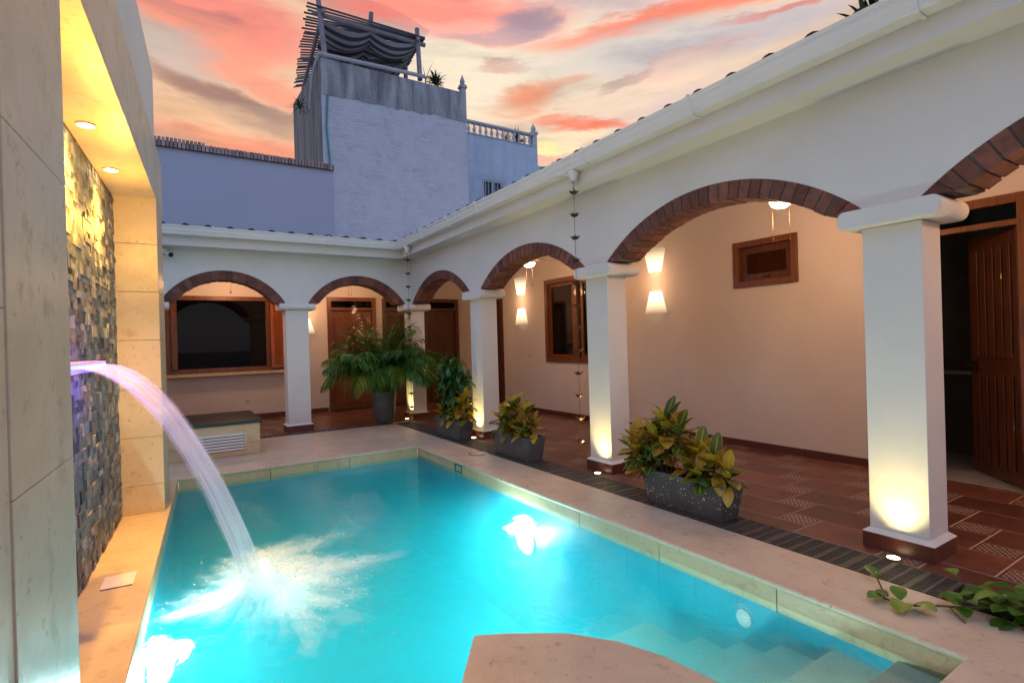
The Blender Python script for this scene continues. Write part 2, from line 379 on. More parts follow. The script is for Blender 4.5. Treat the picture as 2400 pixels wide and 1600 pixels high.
# pool
def mat_mosaic():
    m_, t, out = mat('pool_mosaic')
    co = t.n('ShaderNodeTexCoord').outputs['Object']; s_ = t.n('ShaderNodeSeparateXYZ', i={0: co})
    ln = None
    for k in range(3):
        fr_ = t.math('FRACT', t.math('MULTIPLY', s_.outputs[k], 3.1))
        l_ = t.math('LESS_THAN', t.math('ABSOLUTE', t.math('SUBTRACT', fr_, .5)), .022)
        ln = l_ if ln is None else t.math('MAXIMUM', ln, l_)
    nz = t.noise(co, 2.0, 5); vo = t.n('ShaderNodeTexVoronoi', i={'Vector': co, 'Scale': 38.0})
    c = t.ramp(nz, [(.3, (.010, .30, .44)), (.7, (.016, .39, .53))])
    c = t.mix(1.0, c, t.ramp(vo.outputs['Color'], [(0, (.9, .9, .9)), (1, (1.1, 1.1, 1.1))]), 'MULTIPLY')
    c = t.mix(t.math('MULTIPLY', ln, .45), c, (.03, .20, .28))
    p = t.n('ShaderNodeBsdfPrincipled', i={'Base Color': c, 'Roughness': .4}); t.link(p.outputs[0], out.inputs[0]); return m_
BAS = mat_mosaic()
def mat_water():
    m_, t, out = mat('pool_water')
    geo = t.n('ShaderNodeNewGeometry').outputs['Position']
    n1 = t.noise(t.mapping(geo, (1, 1, 1)), 7, 4, .6, .6); n2 = t.noise(geo, 24, 4, .6, .4); n3 = t.noise(geo, 2.2, 2, .5)
    h = t.math('ADD', t.math('MULTIPLY', n1, .6), t.math('ADD', t.math('MULTIPLY', n2, .18), t.math('MULTIPLY', n3, .8)))
    dist = t.n('ShaderNodeVectorMath', operation='DISTANCE', i={0: geo, 1: (.5, 3.75, -.13)}).outputs['Value']
    k = t.n('ShaderNodeMapRange', i={0: dist, 1: .3, 2: 3.0, 3: .55, 4: .16}).outputs[0]
    b = t.n('ShaderNodeBump', i={'Height': h, 'Strength': k, 'Distance': .06})
    tr = t.n('ShaderNodeBsdfTransparent', i={'Color': (.86, .985, .99, 1)})
    b2 = t.n('ShaderNodeBump', i={'Height': h, 'Strength': 1.0, 'Distance': .10})
    rf = t.n('ShaderNodeBsdfRefraction', i={'Color': (.90, .99, 1, 1), 'IOR': 1.08, 'Roughness': .09, 'Normal': b2.outputs[0]})
    tr = t.n('ShaderNodeMixShader', i={0: .34, 1: tr.outputs[0], 2: rf.outputs[0]})
    gl = t.n('ShaderNodeBsdfGlossy', i={'Roughness': .04, 'Normal': b.outputs[0]})
    fr = t.n('ShaderNodeFresnel', i={'IOR': 1.33, 'Normal': b.outputs[0]}).outputs[0]
    mx = t.n('ShaderNodeMixShader', i={0: t.math('MULTIPLY', fr, .85, clamp=True), 1: tr.outputs[0], 2: gl.outputs[0]})
    t.link(mx.outputs[0], out.inputs[0])
    vol = t.n('ShaderNodeVolumePrincipled', i={'Color': (.03, .80, .97, 1), 'Density': .38, 'Anisotropy': .1, 'Absorption Color': (.12, .88, 1, 1)})
    t.link(vol.outputs[0], out.inputs['Volume'])
    return m_
WATER = mat_water()

# ------------------------------------------------------------------ left-wall frame (wall is turned 3.5 degrees)
P0 = Vector((.06, 7.246, 0)); DL = .0613
LD = Vector((math.sin(DL), math.cos(DL), 0)); LN = Vector((math.cos(DL), -math.sin(DL), 0))
def LW(q): return P0 + LD*q.y - LN*q.x + Vector((0, 0, q.z))       # q = (offset left of the pool edge, t along, z)
def px_left(y): return .06 - .0613*(7.246-y)

# ================================================================== SETTING
XR, XD, XF = 2.95, 3.47, 3.80      # pool edge, drain, tile floor
YP, YD, YT = 7.20, 9.47, 9.66
g = M()
for x0, x1, y0, y1 in ((-300, -4, -300, 300), (22, 300, -300, 300), (-4, 22, -300, -6), (-4, 22, 24, 300)): g.box(x0, x1, y0, y1, -.3, -.06)
struct(g.build('ground', pbr('earth', (.10, .09, .08), .9)))
# stone deck round the pool, pieces meet edge to edge
d = M()
def slab(poly): d.prism(poly, -.035, 0)
A = .02
slab([(XR-A, -1.0), (XD, -1.0), (XD, YD), (XR-A, YD)])                       # right
slab([(px_left(YP)+0, YP-A), (XR-A, YP-A), (XR-A, YD), (-.9, YD), (-.9, YP-A)])      # far
near = [(px_left(-1.0)+A, -1.0), (XR-A, -1.0), (XR-A, .944), (2.35, .944), (1.93, .99), (1.915, 1.43), (1.872, 1.711), (1.785, 1.923), (1.633, 2.124), (1.409, 2.285), (1.241, 2.376), (1.014, 2.072), (.62, 1.55), (.30, 1.10), (px_left(.6)+A, .6)]
slab(near)
deck = d.build('pool_deck', COPE, bevel=.012); struct(deck)
d = M(); slab([(-1.3, -1.0), (px_left(-1.0)+A, -1.0), (px_left(YP-A), YP-A), (-.9, YP-A), (-1.3, YP-A)]); struct(d.build('wall_ledge', TRAV, bevel=.012))
dk = M()
for x0, x1, y0, y1 in ((-4, -1.3, -6, 9.47), (-1.3, 22, -6, -1.0)): dk.box(x0, x1, y0, y1, -.05, -.004)
struct(dk.build('paving', COPE))
# basin
b = M()
ZB = -1.45
b.cur = 0
def wall(p, q, z0, z1, th=.12):
    p = Vector((*p, 0)); q = Vector((*q, 0)); n_ = (q-p).normalized().cross(Vector((0, 0, 1)))*-th
    b.hexa([(p.x, p.y, z0), (q.x, q.y, z0), (q.x+n_.x, q.y+n_.y, z0), (p.x+n_.x, p.y+n_.y, z0), (p.x, p.y, z1), (q.x, q.y, z1), (q.x+n_.x, q.y+n_.y, z1), (p.x+n_.x, p.y+n_.y, z1)])
nearw = [(XR, .944), (2.35, .944), (1.93, .99), (1.915, 1.43), (1.872, 1.711), (1.785, 1.923), (1.633, 2.124), (1.409, 2.285), (1.241, 2.376), (1.014, 2.072), (.62, 1.55), (.30, 1.10), (px_left(.6), .6)]
ring = [(px_left(.6), .6), (px_left(YP), YP), (XR, YP), (XR, .944)] + nearw[1:-1]
rr = ring[::-1]
for k in range(len(rr)):
    b.cur = 0; wall(rr[(k+1) % len(rr)], rr[k], ZB, -.175)
b.box(-.6, XR+.12, .3, YP+.12, ZB-.1, ZB)
basin = b.build('pool_basin', BAS); struct(basin)
# beige tile band at the waterline
b = M(); joints = M()
for k in range(len(rr)):
    p, q = Vector((*rr[(k+1) % len(rr)], 0)), Vector((*rr[k], 0)); Ln = (q-p).length; dd = (q-p).normalized(); nn = dd.cross(Vector((0, 0, 1)))*-.11
    n_ = max(1, round(Ln/.93)); gap = .0035 if n_ > 1 else 0
    for j in range(n_):
        a_, c_ = p+dd*(Ln*j/n_+gap), p+dd*(Ln*(j+1)/n_-gap)
        b.hexa([(a_.x, a_.y, -.174), (c_.x, c_.y, -.174), (c_.x+nn.x, c_.y+nn.y, -.174), (a_.x+nn.x, a_.y+nn.y, -.174), (a_.x, a_.y, -.0355), (c_.x, c_.y, -.0355), (c_.x+nn.x, c_.y+nn.y, -.0355), (a_.x+nn.x, a_.y+nn.y, -.0355)])
band = b.build('waterline_tiles', TRAV); struct(band)
# steps under water
st = M()
tr_ = [(1.226, -.159), (1.529, -.244), (1.825, -.35), (2.085, -.451), (2.389, -.557), (2.869, -.66)]
y_prev = .95
for k, (y, z) in enumerate(tr_):
    st.box(2.10 if y > 2 else 1.93, XR+.02, y_prev, y, ZB, z, .5); y_prev = y+.0
steps = st.build('pool_steps', TREAD, bevel=.006); struct(steps)
# water body
wt = M()
wp = [(px_left(.6)-.05, .5), (px_left(YP)-.05, YP+.05), (XR+.05, YP+.05), (XR+.05, .7)]
wt.prism(wp[::-1], ZB-.05, -.13)
water = wt.build('pool_water', WATER); struct(water)

# tile floor of the corridor: pinwheel of large tiles and small patterned tiles
a_, b_, c_, d_ = .388, .54, .20, .235
G = .011
tl = M(); dc = M()
def inside(x, y): return (x >= XF and x <= 6.25 and y >= -1 and y <= 12.2) or (x >= -.9 and x <= XF and y >= YT and y <= 12.2)
def clipbox(mm, x0, x1, y0, y1, z, uvs, rects):
    for (X0, X1, Y0, Y1) in rects:
        p0, p1, q0, q1 = max(x0, X0), min(x1, X1), max(y0, Y0), min(y1, Y1)
        if p1-p0 < .004 or q1-q0 < .004: continue
        rr_ = random.random() if not uvs else .5
        def uvf(x, y): return ((y-y0)/(y1-y0), (x-x0)/(x1-x0))
        mm.quad((p0, q0, z), (p1, q0, z), (p1, q1, z), (p0, q1, z), [uvf(p0, q0), uvf(p1, q0), uvf(p1, q1), uvf(p0, q1)] if uvs else None, rr_)
rects = [(XF, 6.25, -1.0, YT), (-.9, 6.25, YT, 12.2)]
ox, oy = 5.654-.1, 3.285-.117
for i in range(-60, 60):
    for j in range(-60, 60):
        X = ox + i*a_ + j*c_; Y = oy + i*d_ - j*b_
        if X < -2 or X > 7 or Y < -2 or Y > 13: continue
        # small tile sits at X..X+c, Y..Y+d ; large tile left of it
        clipbox(dc, X+G/2, X+c_-G/2, Y+G/2, Y+d_-G/2, .0, True, rects)
        clipbox(tl, X-a_+G/2, X-G/2, Y+G/2, Y+b_-G/2, .0, False, rects)
fl = tl.build('tile_floor', TERRA, recalc=False); struct(fl)
fd = dc.build('patterned_floor_tiles', DECO, recalc=False); struct(fd)
gr = M(); gr.box(XF, 6.25, -1.0, 12.2, -.05, -.0015); gr.box(-.9, XF, YT, 12.2, -.05, -.0015)
struct(gr.build('floor_bed', GROUT))
# drain channel
ch = M(); ch.box(XD, XF, 1.02, YT, -.06, -.03); ch.box(-.9, XD, YD, YT, -.06, -.03)
struct(ch.build('drain_channel', BLACK))
def grate(L):
    q = M(); n = 11; wd = XF-XD
    for k in range(n+1):
        x = wd*k/n; q.box(max(x-.006, .001), min(x+.006, wd-.001), .001, L-.001, -.022, -.003, .5)
    for k in range(round(L/.085)+1):
        y = min(max(k*.085, .012), L-.012); hw = .016 if k % 2 == 0 else .007
        hw = min(hw, y-.0005 if y < .02 else hw, L-y-.0005 if L-y < .02 else hw)
        q.box(.001, wd-.001, y-hw, y+hw, -.022, -.002, .5)
    return q
gq = grate(.51); g0 = gq.build('drain_grate', STEEL); 
g0.location = (XD, 1.22, 0); tag(g0, 'slotted metal drain grate nearest the climbing vine', 'drain grate', 'drain grates along the pool deck')
plc = ['beside the near column base', 'just past the near column', 'beside the speckled planter', 'under the near end of the speckled planter', 'under the far end of the speckled planter', 'between the speckled planter and the second column', 'beside the second column', 'just before the middle planter', 'under the near end of the middle planter', 'under the far end of the middle planter', 'between the middle planter and the round lid', 'just before the tall leafy planter', 'under the tall leafy planter', 'just past the tall leafy planter', 'close to the corner column', 'at the far inner corner of the deck']
for k in range(1, 16):
    g1 = g0.copy(); C.objects.link(g1); g1.location = (XD, 1.22+.51*k, 0); g1['label'] = 'slotted metal drain grate '+plc[k-1]
for k in range(6):
    g1 = g0.copy(); C.objects.link(g1); g1.location = (XD-.02-.51*k, YD, 0); g1.rotation_euler = (0, 0, R(90)); g1.scale = ((YT-YD)/(XF-XD), 1, 1)
    g1['label'] = 'narrow drain grate across the far end, '+['next to the inner corner', 'in front of the grey pot', 'in front of the wooden door', 'in front of the far column', 'right of the stone bench', 'behind the stone bench'][k]

# ================================================================== RIGHT ARCADE WING
def sag(q):     # the eaves fall very slightly towards the far corner
    if q.z > 1.9: q.z -= .006*(q.y-2.0)*min(1, (q.z-1.9)/.2)
    return q
def arch_wall(mm, u0, u1, arches, zs, zt, fn):
    us = {u0, u1}
    for (uc, hw, zc, Rr) in arches:
        for k in range(49): us.add(uc-hw+2*hw*k/48)
    us = sorted(u for u in us if u0-1e-6 <= u <= u1+1e-6)
    def zb(u, side):
        for (uc, hw, zc, Rr) in arches:
            if uc-hw-1e-6 <= u <= uc+hw+1e-6:
                if (abs(u-(uc-hw)) < 1e-6 and side < 0) or (abs(u-(uc+hw)) < 1e-6 and side > 0): return zs
                return zc+math.sqrt(max(0, Rr*Rr-(u-uc)**2))
        return zs
    for a, b2 in zip(us, us[1:]):
        if b2-a < 1e-5: continue
        za, zb_ = zb(a, 1), zb(b2, -1)
        mid = (a+b2)/2; inn = any(uc-hw < mid < uc+hw for (uc, hw, zc, Rr) in arches)
        if not inn: za = zb_ = zs
        else:
            for (uc, hw, zc, Rr) in arches:
                if uc-hw < mid < uc+hw: za = zc+math.sqrt(Rr*Rr-(a-uc)**2); zb_ = zc+math.sqrt(Rr*Rr-(b2-uc)**2)
        mm.quad(fn(a, 0, za), fn(b2, 0, zb_), fn(b2, 0, zt), fn(a, 0, zt))
        mm.quad(fn(a, 1, za), fn(a, 1, zt), fn(b2, 1, zt), fn(b2, 1, zb_))
        mm.quad(fn(a, 0, za), fn(a, 1, za), fn(b2, 1, zb_), fn(b2, 0, zb_))
    mm.quad(fn(u0, 0, zs), fn(u0, 0, zt), fn(u0, 1, zt), fn(u0, 1, zs)); mm.quad(fn(u1, 0, zs), fn(u1, 1, zs), fn(u1, 1, zt), fn(u1, 0, zt))
def arch_geo(ua, ub, zsp, zap):
    hw = (ub-ua)/2; rise = zap-zsp; Rr = (hw*hw+rise*rise)/(2*rise); return ((ua+ub)/2, hw, zap-Rr, Rr)
def brick_arch(parent, geo, fn, thick=.148, zcut=2.25, world=True, sg=True):
    uc, hw, zc, Rr = geo
    q = M(); q.xf = sag if sg else None
    th = math.asin(min(1, hw/Rr)); n = max(12, round(2*th*(Rr-.08)/.098)); pitch_ = 2*th/n
    r1 = Rr-.002; r0 = Rr-thick
    for k in range(n):
        a0 = -th+k*pitch_+.004; a1 = -th+(k+1)*pitch_-.004
        jr = random.uniform(-.004, .004); dp = random.uniform(-.004, .003); tw = random.uniform(-.003, .003)
        for lay in range(2):                      # two bricks in the depth of the arch
            f0, f1 = (dp-.004, .5) if lay == 0 else (.512, 1.0)
            P = []
            for fr in (f0, f1):
                for (aa, ra) in ((a0, r0+jr), (a1, r0+jr), (a1+tw, r1), (a0+tw, r1)):
                    P.append(fn(uc+ra*math.sin(aa), fr, max(zc+ra*math.cos(aa), zcut-.0)))
            q.cur = 0; q.hexa([P[0], P[1], P[5], P[4], P[3], P[2], P[6], P[7]])
    q.cur = 1; rm0, rm1 = r0+.012, r1-.003
    for k in range(n*2):
        a0 = -th+k*pitch_/2; a1 = a0+pitch_/2; P = []
        for fr in (.03, .985):
            for (aa, ra) in ((a0, rm0), (a1, rm0), (a1, rm1), (a0, rm1)):
                P.append(fn(uc+ra*math.sin(aa), fr, max(zc+ra*math.cos(aa), zcut)))
        q.hexa([P[0], P[1], P[5], P[4], P[3], P[2], P[6], P[7]])
    return q.build('brick_arch', [BRICK, MORT], parent, world=world)

XA, XB = 3.96, 4.235      # front and back of the arcade wall
wing = thing('arcade_wing', 'long white wing with brick arches on square columns along the right side of the pool', 'building', (4.6, 4.5, 0))
def build(mm, name, mt, parent, **k): return mm.build(name, mt, parent, world=True, **k)
fnR = lambda u, fr, z: (XA+(XB-XA)*fr, u, z)
archR = [arch_geo(-1.05, 1.44, 2.27, 2.745), arch_geo(1.78, 4.285, 2.27, 2.745), arch_geo(4.635, 7.04, 2.27, 2.725), arch_geo(7.38, 9.70, 2.27, 2.735)]
q = M(); q.xf = sag; arch_wall(q, -1.6, 9.80, archR, 2.25, 3.3, fnR); build(q, 'arch_wall', PL, wing)
for ga in archR: brick_arch(wing, ga, fnR, zcut=2.262)
def capital(mm, x0, x1, y0, y1, z0, z1):
    # cushion with rounded nose: swept profile on front and back, rounded ends
    r = (z1-z0)/2; zc = (z0+z1)/2; prof = []
    for k in range(9):
        a = -math.pi/2+math.pi*k/8; prof.append((y1-r*.75+math.cos(a)*r*.75, zc+math.sin(a)*r))
    for k in range(9):
        a = math.pi/2+math.pi*k/8; prof.append((y0+r*.75+math.cos(a)*r*.75, zc+math.sin(a)*r))
    mm.extr(prof, lambda a, b, t: (t, a, b), x0, x1, 1, .5)
def column(parent, x0, x1, y0, y1, zc0, zc1, cap, sg=True):
    q = M(); q.box(x0, x1, y0, y1, .0, zc0-.001); co = q.build('column', PL, parent, world=True, bevel=.004)
    if sg: pass
    q = M(); q.xf = sag if sg else None; capital(q, *cap, zc0, zc1)
    c1 = q.build('capital', PL, None, smooth=False, bevel=.012); c1.parent = co; c1.location = -parent.location
    q = M(); t_ = .032; q.box(x0-t_, x1+t_, y0-t_, y1+t_, 0.0, .105); q.cur = 1
    P = [(x0-t_-.004, y0-t_-.004), (x1+t_+.004, y0-t_-.004), (x1+t_+.004, y1+t_+.004), (x0-t_-.004, y1+t_+.004)]
    Pt = [(x0-.001, y0-.001), (x1+.001, y0-.001), (x1+.001, y1+.001), (x0-.001, y1+.001)]
    q.hexa([(*a, .1055) for a in P]+[(*a, .132) for a in Pt])
    c2 = q.build('plinth', [BASEB, PL], None); c2.parent = co; c2.location = -parent.location
    return co
for (y0, y1) in ((-1.39, -1.05), (1.441, 1.782), (4.290, 4.632), (7.045, 7.385), (9.80, 10.14)):
    s_ = -.006*(y0-2)
    column(wing, XA, XB, y0, y1, 2.13, 2.255, (XA-.075, XB+.09, y0-.13, y1+.13))
# eaves: cornice, gutter, brackets
q = M(); q.xf = sag; q.box(3.70, XA-.001, -1.6, 9.54, 3.09, 3.34); q.box(XA-.001, XB, -1.6, 9.8, 3.30, 3.34); build(q, 'cornice', PL, wing)
GP = [(0, .0), (-.115, .0), (-.125, .012), (-.130, .035), (-.143, .060), (-.150, .085), (-.150, .105), (-.165, .112), (-.170, .135), (-.158, .138), (-.150, .118), (-.135, .112), (-.12, .02), (-.01, .012), (-.01, .12), (0, .12)]
q = M(); q.xf = sag; q.extr([(a*.95, b*1.0) for a, b in GP], lambda a, b, t: (3.699+a, min(t, 9.539+a) if t > 9 else t, 3.225+b), -1.6, 9.6, 1)
gutter = build(q, 'gutter', GUT, wing)
for y in (.55, 1.30, 2.84, 4.15, 4.62, 5.2, 6.4, 7.3, 8.3, 9.25):
    q = M(); q.xf = sag; w_ = .012 if y not in (4.15, 4.62) else .018
    prof = [(0.0, -.012), (-.118, -.012), (-.134, .006), (-.140, .035), (-.152, .060), (-.160, .085), (-.160, .105), (-.176, .112), (-.180, .146), (-.160, .150), (-.158, .139), (-.165, .137), (-.158, .113), (-.145, .106), (-.142, .085), (-.136, .062), (-.122, .03), (-.112, .0), (0, .0)]
    q.extr([(a*.95, b) for a, b in prof], lambda a, b, t: (3.6988+a, t, 3.225+b), y-w_, y+w_, 1)
    gb = q.build('gutter_bracket', GUT, None); gb.parent = gutter; gb.location = -wing.location
for (y, x) in ((4.40, 3.632), (9.07, 3.632)):   # outlets
    q = M(); q.xf = sag; q.lathe([(.062, 0), (.052, -.05), (.036, -.075), (.034, -.115), (.030, -.115), (.030, -.02)], 16, (x, y, 3.224)); o_ = q.build('outlet_funnel', GUT, None, smooth=True); o_.parent = gutter; o_.location = -wing.location
# corrugated clay roof
ROOFT = pbr('roof_tile', (.07, .045, .04), .85, var=.3, scale=8, bump=.3)
def roof(parent, fn, u0, u1, v1, slope, z0, per=.30, sg=True, ph=0.0):
    q = M(); q.xf = sag if sg else None
    nu = int((u1-u0)/per*12); nv = 6; rows = []
    for j in range(nv+1):
        v = v1*j/nv; row = []
        for k in range(nu+1):
            u = u0+(u1-u0)*k/nu; ph_ = ((u+ph)/per) % 1.0
            bump_ = .055*math.sin(math.pi*min(1, ph_/.55)) if ph_ < .55 else -.02*math.sin(math.pi*(ph_-.55)/.45)
            row.append(q.p(fn(u, v, z0+v*slope+bump_)))
        rows.append(row)
    for A_, B_ in zip(rows, rows[1:]):
        for k in range(nu): q.face([A_[k], A_[k+1], B_[k+1], B_[k]])
    o_ = build(q, 'roof', ROOFT, parent, recalc=False)
    sm = o_.modifiers.new('t', 'SOLIDIFY'); sm.thickness = .018; return o_
roof(wing, lambda u, v, z: (3.585+v, u, z), -1.6, 12.0, 3.1, .22, 3.330)
# sloping white ceiling, inner wall, far end
q = M(); q.xf = None
q.hexa([(XB, -1.6, 3.10), (6.4, -1.6, 3.62), (6.4, 12.3, 3.62), (XB, 12.3, 3.10), (XB, -1.6, 3.16), (6.4, -1.6, 3.68), (6.4, 12.3, 3.68), (XB, 12.3, 3.16)])
build(q, 'ceiling', PLIN, wing)
XW = 6.25
# openings in the inner wall: near door 1.50-2.15, vent window, window, far door
op = [(1.53, 2.44, 0, 2.55), (3.56, 4.30, 2.10, 2.57), (6.78, 8.45, 1.10, 2.52), (10.2, 11.3, 0, 2.35)]
def holed(q, u0, u1, z1, ops, fn, th):
    us = sorted({u0, u1}|{o[0] for o in ops}|{o[1] for o in ops})
    for a, b2 in zip(us, us[1:]):
        h = [o for o in ops if o[0] <= a+1e-6 and b2 <= o[1]+1e-6]
        segs = [(0, z1)] if not h else ([(0, h[0][2])] if h[0][2] > 0 else [])+[(h[0][3], z1)]
        for z0_, z1_ in segs:
            P = [fn(a, 0, z0_), fn(b2, 0, z0_), fn(b2, th, z0_), fn(a, th, z0_), fn(a, 0, z1_), fn(b2, 0, z1_), fn(b2, th, z1_), fn(a, th, z1_)]; q.hexa(P, .5)
q = M(); holed(q, -1.6, 12.2, 3.62, op, lambda u, v, z: (XW+v, u, z), .12); build(q, 'inner_wall', PLIN, wing)
q = M(); q.box(4.3, 6.25, -1.7, -1.6, 0, 3.6); build(q, 'end_wall', PLIN, wing)
for a, b2 in ((-1.6, 1.48), (2.49, 10.13), (11.4, 12.19)):
    q = M(); n_ = max(1, int((b2-a)/.33))
    for k in range(n_): q.box(XW-.014, XW-.001, a+(b2-a)*k/n_+.0015, a+(b2-a)*(k+1)/n_-.0015, 0, .085)
    build(q, 'baseboard', BASEB, wing)
# near door, standing open into a dark room
def frame_y(q, y0, y1, z0, z1, wd, x0, x1, bottom=True):
    q.box(x0, x1, y0, y0+wd, z0, z1); q.box(x0, x1, y1-wd, y1, z0, z1); q.box(x0, x1, y0+wd, y1-wd, z1-wd, z1)
    if bottom: q.box(x0, x1, y0+wd, y1-wd, z0, z0+wd)
dr = M(); dr.box(XW-.02, XW+.10, 2.40, 2.48, 0, 2.61); dr.box(XW-.02, XW+.10, 1.49, 1.57, 0, 2.61)
dr.box(XW-.02, XW+.10, 1.57, 2.40, 2.53, 2.61); dr.box(XW-.018, XW+.09, 1.57, 2.40, 2.335, 2.385)
door = build(dr, 'door', WOOD, wing)
hx, hy = XW+.07, 1.60; ang = R(47)      # hinge side nearest the camera
leaf = M()
def lf(x, y, z):
    # local: x along width from hinge, y thickness
    return (hx+x*math.sin(ang)+y*math.cos(ang), hy+x*math.cos(ang)-y*math.sin(ang), z)
def lbox(q, x0, x1, y0, y1, z0, z1, r=None):
    q.hexa([lf(x0, y0, z0), lf(x1, y0, z0), lf(x1, y1, z0), lf(x0, y1, z0), lf(x0, y0, z1), lf(x1, y0, z1), lf(x1, y1, z1), lf(x0, y1, z1)], r)
lbox(leaf, 0, .74, 0, .035, .02, 2.33)
for (za, zb_) in ((.14, 1.0), (1.16, 2.2)):
    for k in range(5):
        x = .07+k*.125; lbox(leaf, x, x+.10, -.016, -.0005, za, zb_)
lo = leaf.build('door_leaf', WOODD, None, bevel=.006); lo.parent = door; lo.location = -wing.location
hd = M(); lbox(hd, .62, .72, -.024, -.0165, 1.02, 1.12); lbox(hd, .66, .80, -.07, -.055, 1.06, 1.08); lbox(hd, .69, .70, -.056, -.02, 1.06, 1.08)
ho = hd.build('door_handle', METAL, None); ho.parent = door; ho.location = -wing.location
# dark interior seen through the doorway
q = M(); q.box(8.2, 8.3, .2, 4.0, 0, 3.0); q.box(6.4, 8.3, 3.98, 4.1, 0, 3.0); q.box(6.4, 8.3, .1, .2, 0, 3.0); q.box(6.4, 8.3, .1, 4.1, 2.9, 3.0); build(q, 'room_walls', pbr('room_paint', (.20, .18, .165), .8), wing)
q = M(); q.box(6.26, 8.2, .2, 3.98, -.01, .004); build(q, 'room_floor', pbr('room_tile', (.34, .31, .27), .4), wing)
q = M(); q.box(7.6, 8.19, 1.6, 3.97, .92, .96); q.cur = 1; q.box(7.65, 8.19, 1.62, 3.96, .005, .9195); build(q, 'counter', [pbr('counter_top', (.45, .43, .40), .4), pbr('cabinet', (.09, .08, .075), .5)], wing)
# small louvred vent window
fr = M(); frame_y(fr, 3.505, 4.353, 2.045, 2.625, .075, XW-.03, XW+.10)
win = build(fr, 'window', WOOD, wing, bevel=.004)
q = M(); frame_y(q, 3.582, 4.276, 2.122, 2.548, .085, XW+.03, XW+.06)
for k in range(10):
    z = 2.215+k*.026; q.hexa([(XW+.030, 3.667, z), (XW+.036, 3.667, z-.004), (XW+.036, 4.191, z-.004), (XW+.030, 4.191, z), (XW+.060, 3.667, z+.024), (XW+.066, 3.667, z+.02), (XW+.066, 4.191, z+.02), (XW+.060, 4.191, z+.024)])
lo = q.build('louvre_panel', WOODD, None); lo.parent = win; lo.location = -wing.location
q = M(); q.box(XW+.001, XW+.030, 3.87, 3.97, 2.155, 2.167); lo = q.build('window_handle', METAL, None); lo.parent = win; lo.location = -wing.location
q = M(); q.box(XW+.085, XW+.118, 3.56, 4.30, 2.10, 2.57); lo = q.build('backing', BLACK, None); lo.parent = win; lo.location = -wing.location
# sash window with blinds
fr = M(); frame_y(fr, 6.70, 8.53, 1.02, 2.60, .085, XW-.035, XW+.11)
fr.box(XW-.02, XW+.05, 7.57, 7.66, 1.105, 2.515)
win = build(fr, 'window', WOOD, wing, bevel=.004)
for (a, b2) in ((7.70, 8.44), (6.80, 7.50)):
    q = M(); frame_y(q, a, b2, 1.11, 2.51, .055, XW+.03, XW+.07); lo = q.build('sash', WOOD, None); lo.parent = win; lo.location = -wing.location
    q = M(); q.box(XW+.05, XW+.054, a+.055, b2-.055, 1.165, 2.455); lo = q.build('pane', GLASS, None); lo.parent = win; lo.location = -wing.location
q = M()
for k in range(44):
    z = 1.12+k*.032; q.hexa([(XW+.085, 6.79, z), (XW+.089, 6.79, z-.002), (XW+.089, 8.44, z-.002), (XW+.085, 8.44, z), (XW+.097, 6.79, z+.028), (XW+.101, 6.79, z+.026), (XW+.101, 8.44, z+.026), (XW+.097, 8.44, z+.028)])
lo = q.build('blind', pbr('blind_slat', (.34, .27, .22), .6), None); lo.parent = win; lo.location = -wing.location
q = M(); q.box(XW+.112, XW+.118, 6.78, 8.45, 1.10, 2.52); lo = q.build('backing', BLACK, None); lo.parent = win; lo.location = -wing.location
# far door in the inner wall
q = M(); frame_y(q, 10.13, 11.37, 0, 2.42, .09, XW-.03, XW+.11, False); door = build(q, 'door', WOODD, wing)
q = M(); q.box(XW+.03, XW+.07, 10.22, 11.28, .01, 2.33)
for k in range(5): q.box(XW+.018, XW+.0295, 10.28+k*.2, 10.42+k*.2, .12, 2.2)
lo = q.build('door_leaf', WOODD, None); lo.parent = door; lo.location = -wing.location

# ================================================================== BACK WING
back = thing('arcade_wing', 'short white wing with two brick arches behind the far end of the pool', 'building', (1.9, 11, 0))
YA, YB2, YW = 9.80, 10.10, 12.20
fnB = lambda u, fr, z: (u, YA+(YB2-YA)*fr, z)
archB = [arch_geo(-.09, 1.70, 2.21, 2.715), arch_geo(2.075, 3.85, 2.21, 2.715)]
q = M(); arch_wall(q, -.9, XA-.001, archB, 2.195, 3.25, fnB); build(q, 'arch_wall', PL, back)
for ga in archB: brick_arch(back, ga, fnB, zcut=2.20, thick=.155, sg=False)
for (x0, x1) in ((-.45, -.09), (1.70, 2.07)):
    column(back, x0, x1, YA, YB2, 2.085, 2.195, (x0-.10, x1+.12, YA-.06, YB2+.08), sg=False)
# the far capital is drawn along x, so turn its long side: add the nosing across the corner pier
q = M(); q.extr([(a, b) for a, b in [(YA-.07, 2.11), (YA-.07, 2.18), (YA-.05, 2.20), (YB2, 2.20), (YB2, 2.085), (YA-.05, 2.085)]], lambda a, b, t: (t, a, b), 3.80, XA-.076, 1); build(q, 'capital', PL, back, bevel=.012)
q = M(); q.box(-.9, 3.699, 9.54, YA-.001, 3.035, 3.30); build(q, 'cornice', PL, back)
q = M(); q.extr([(a*.95, b) for a, b in GP], lambda a, b, t: (min(t, 3.699+a) if t > 3 else t, 9.539+a, 3.178+b), -.9, 3.9, 1); gutter = build(q, 'gutter', GUT, back)
q = M()
prof = [(0.0, -.012), (-.118, -.012), (-.134, .006), (-.140, .035), (-.152, .060), (-.160, .085), (-.160, .105), (-.176, .112), (-.180, .146), (-.160, .150), (-.158, .139), (-.165, .137), (-.158, .113), (-.145, .106), (-.142, .085), (-.136, .062), (-.122, .03), (-.112, .0), (0, .0)]
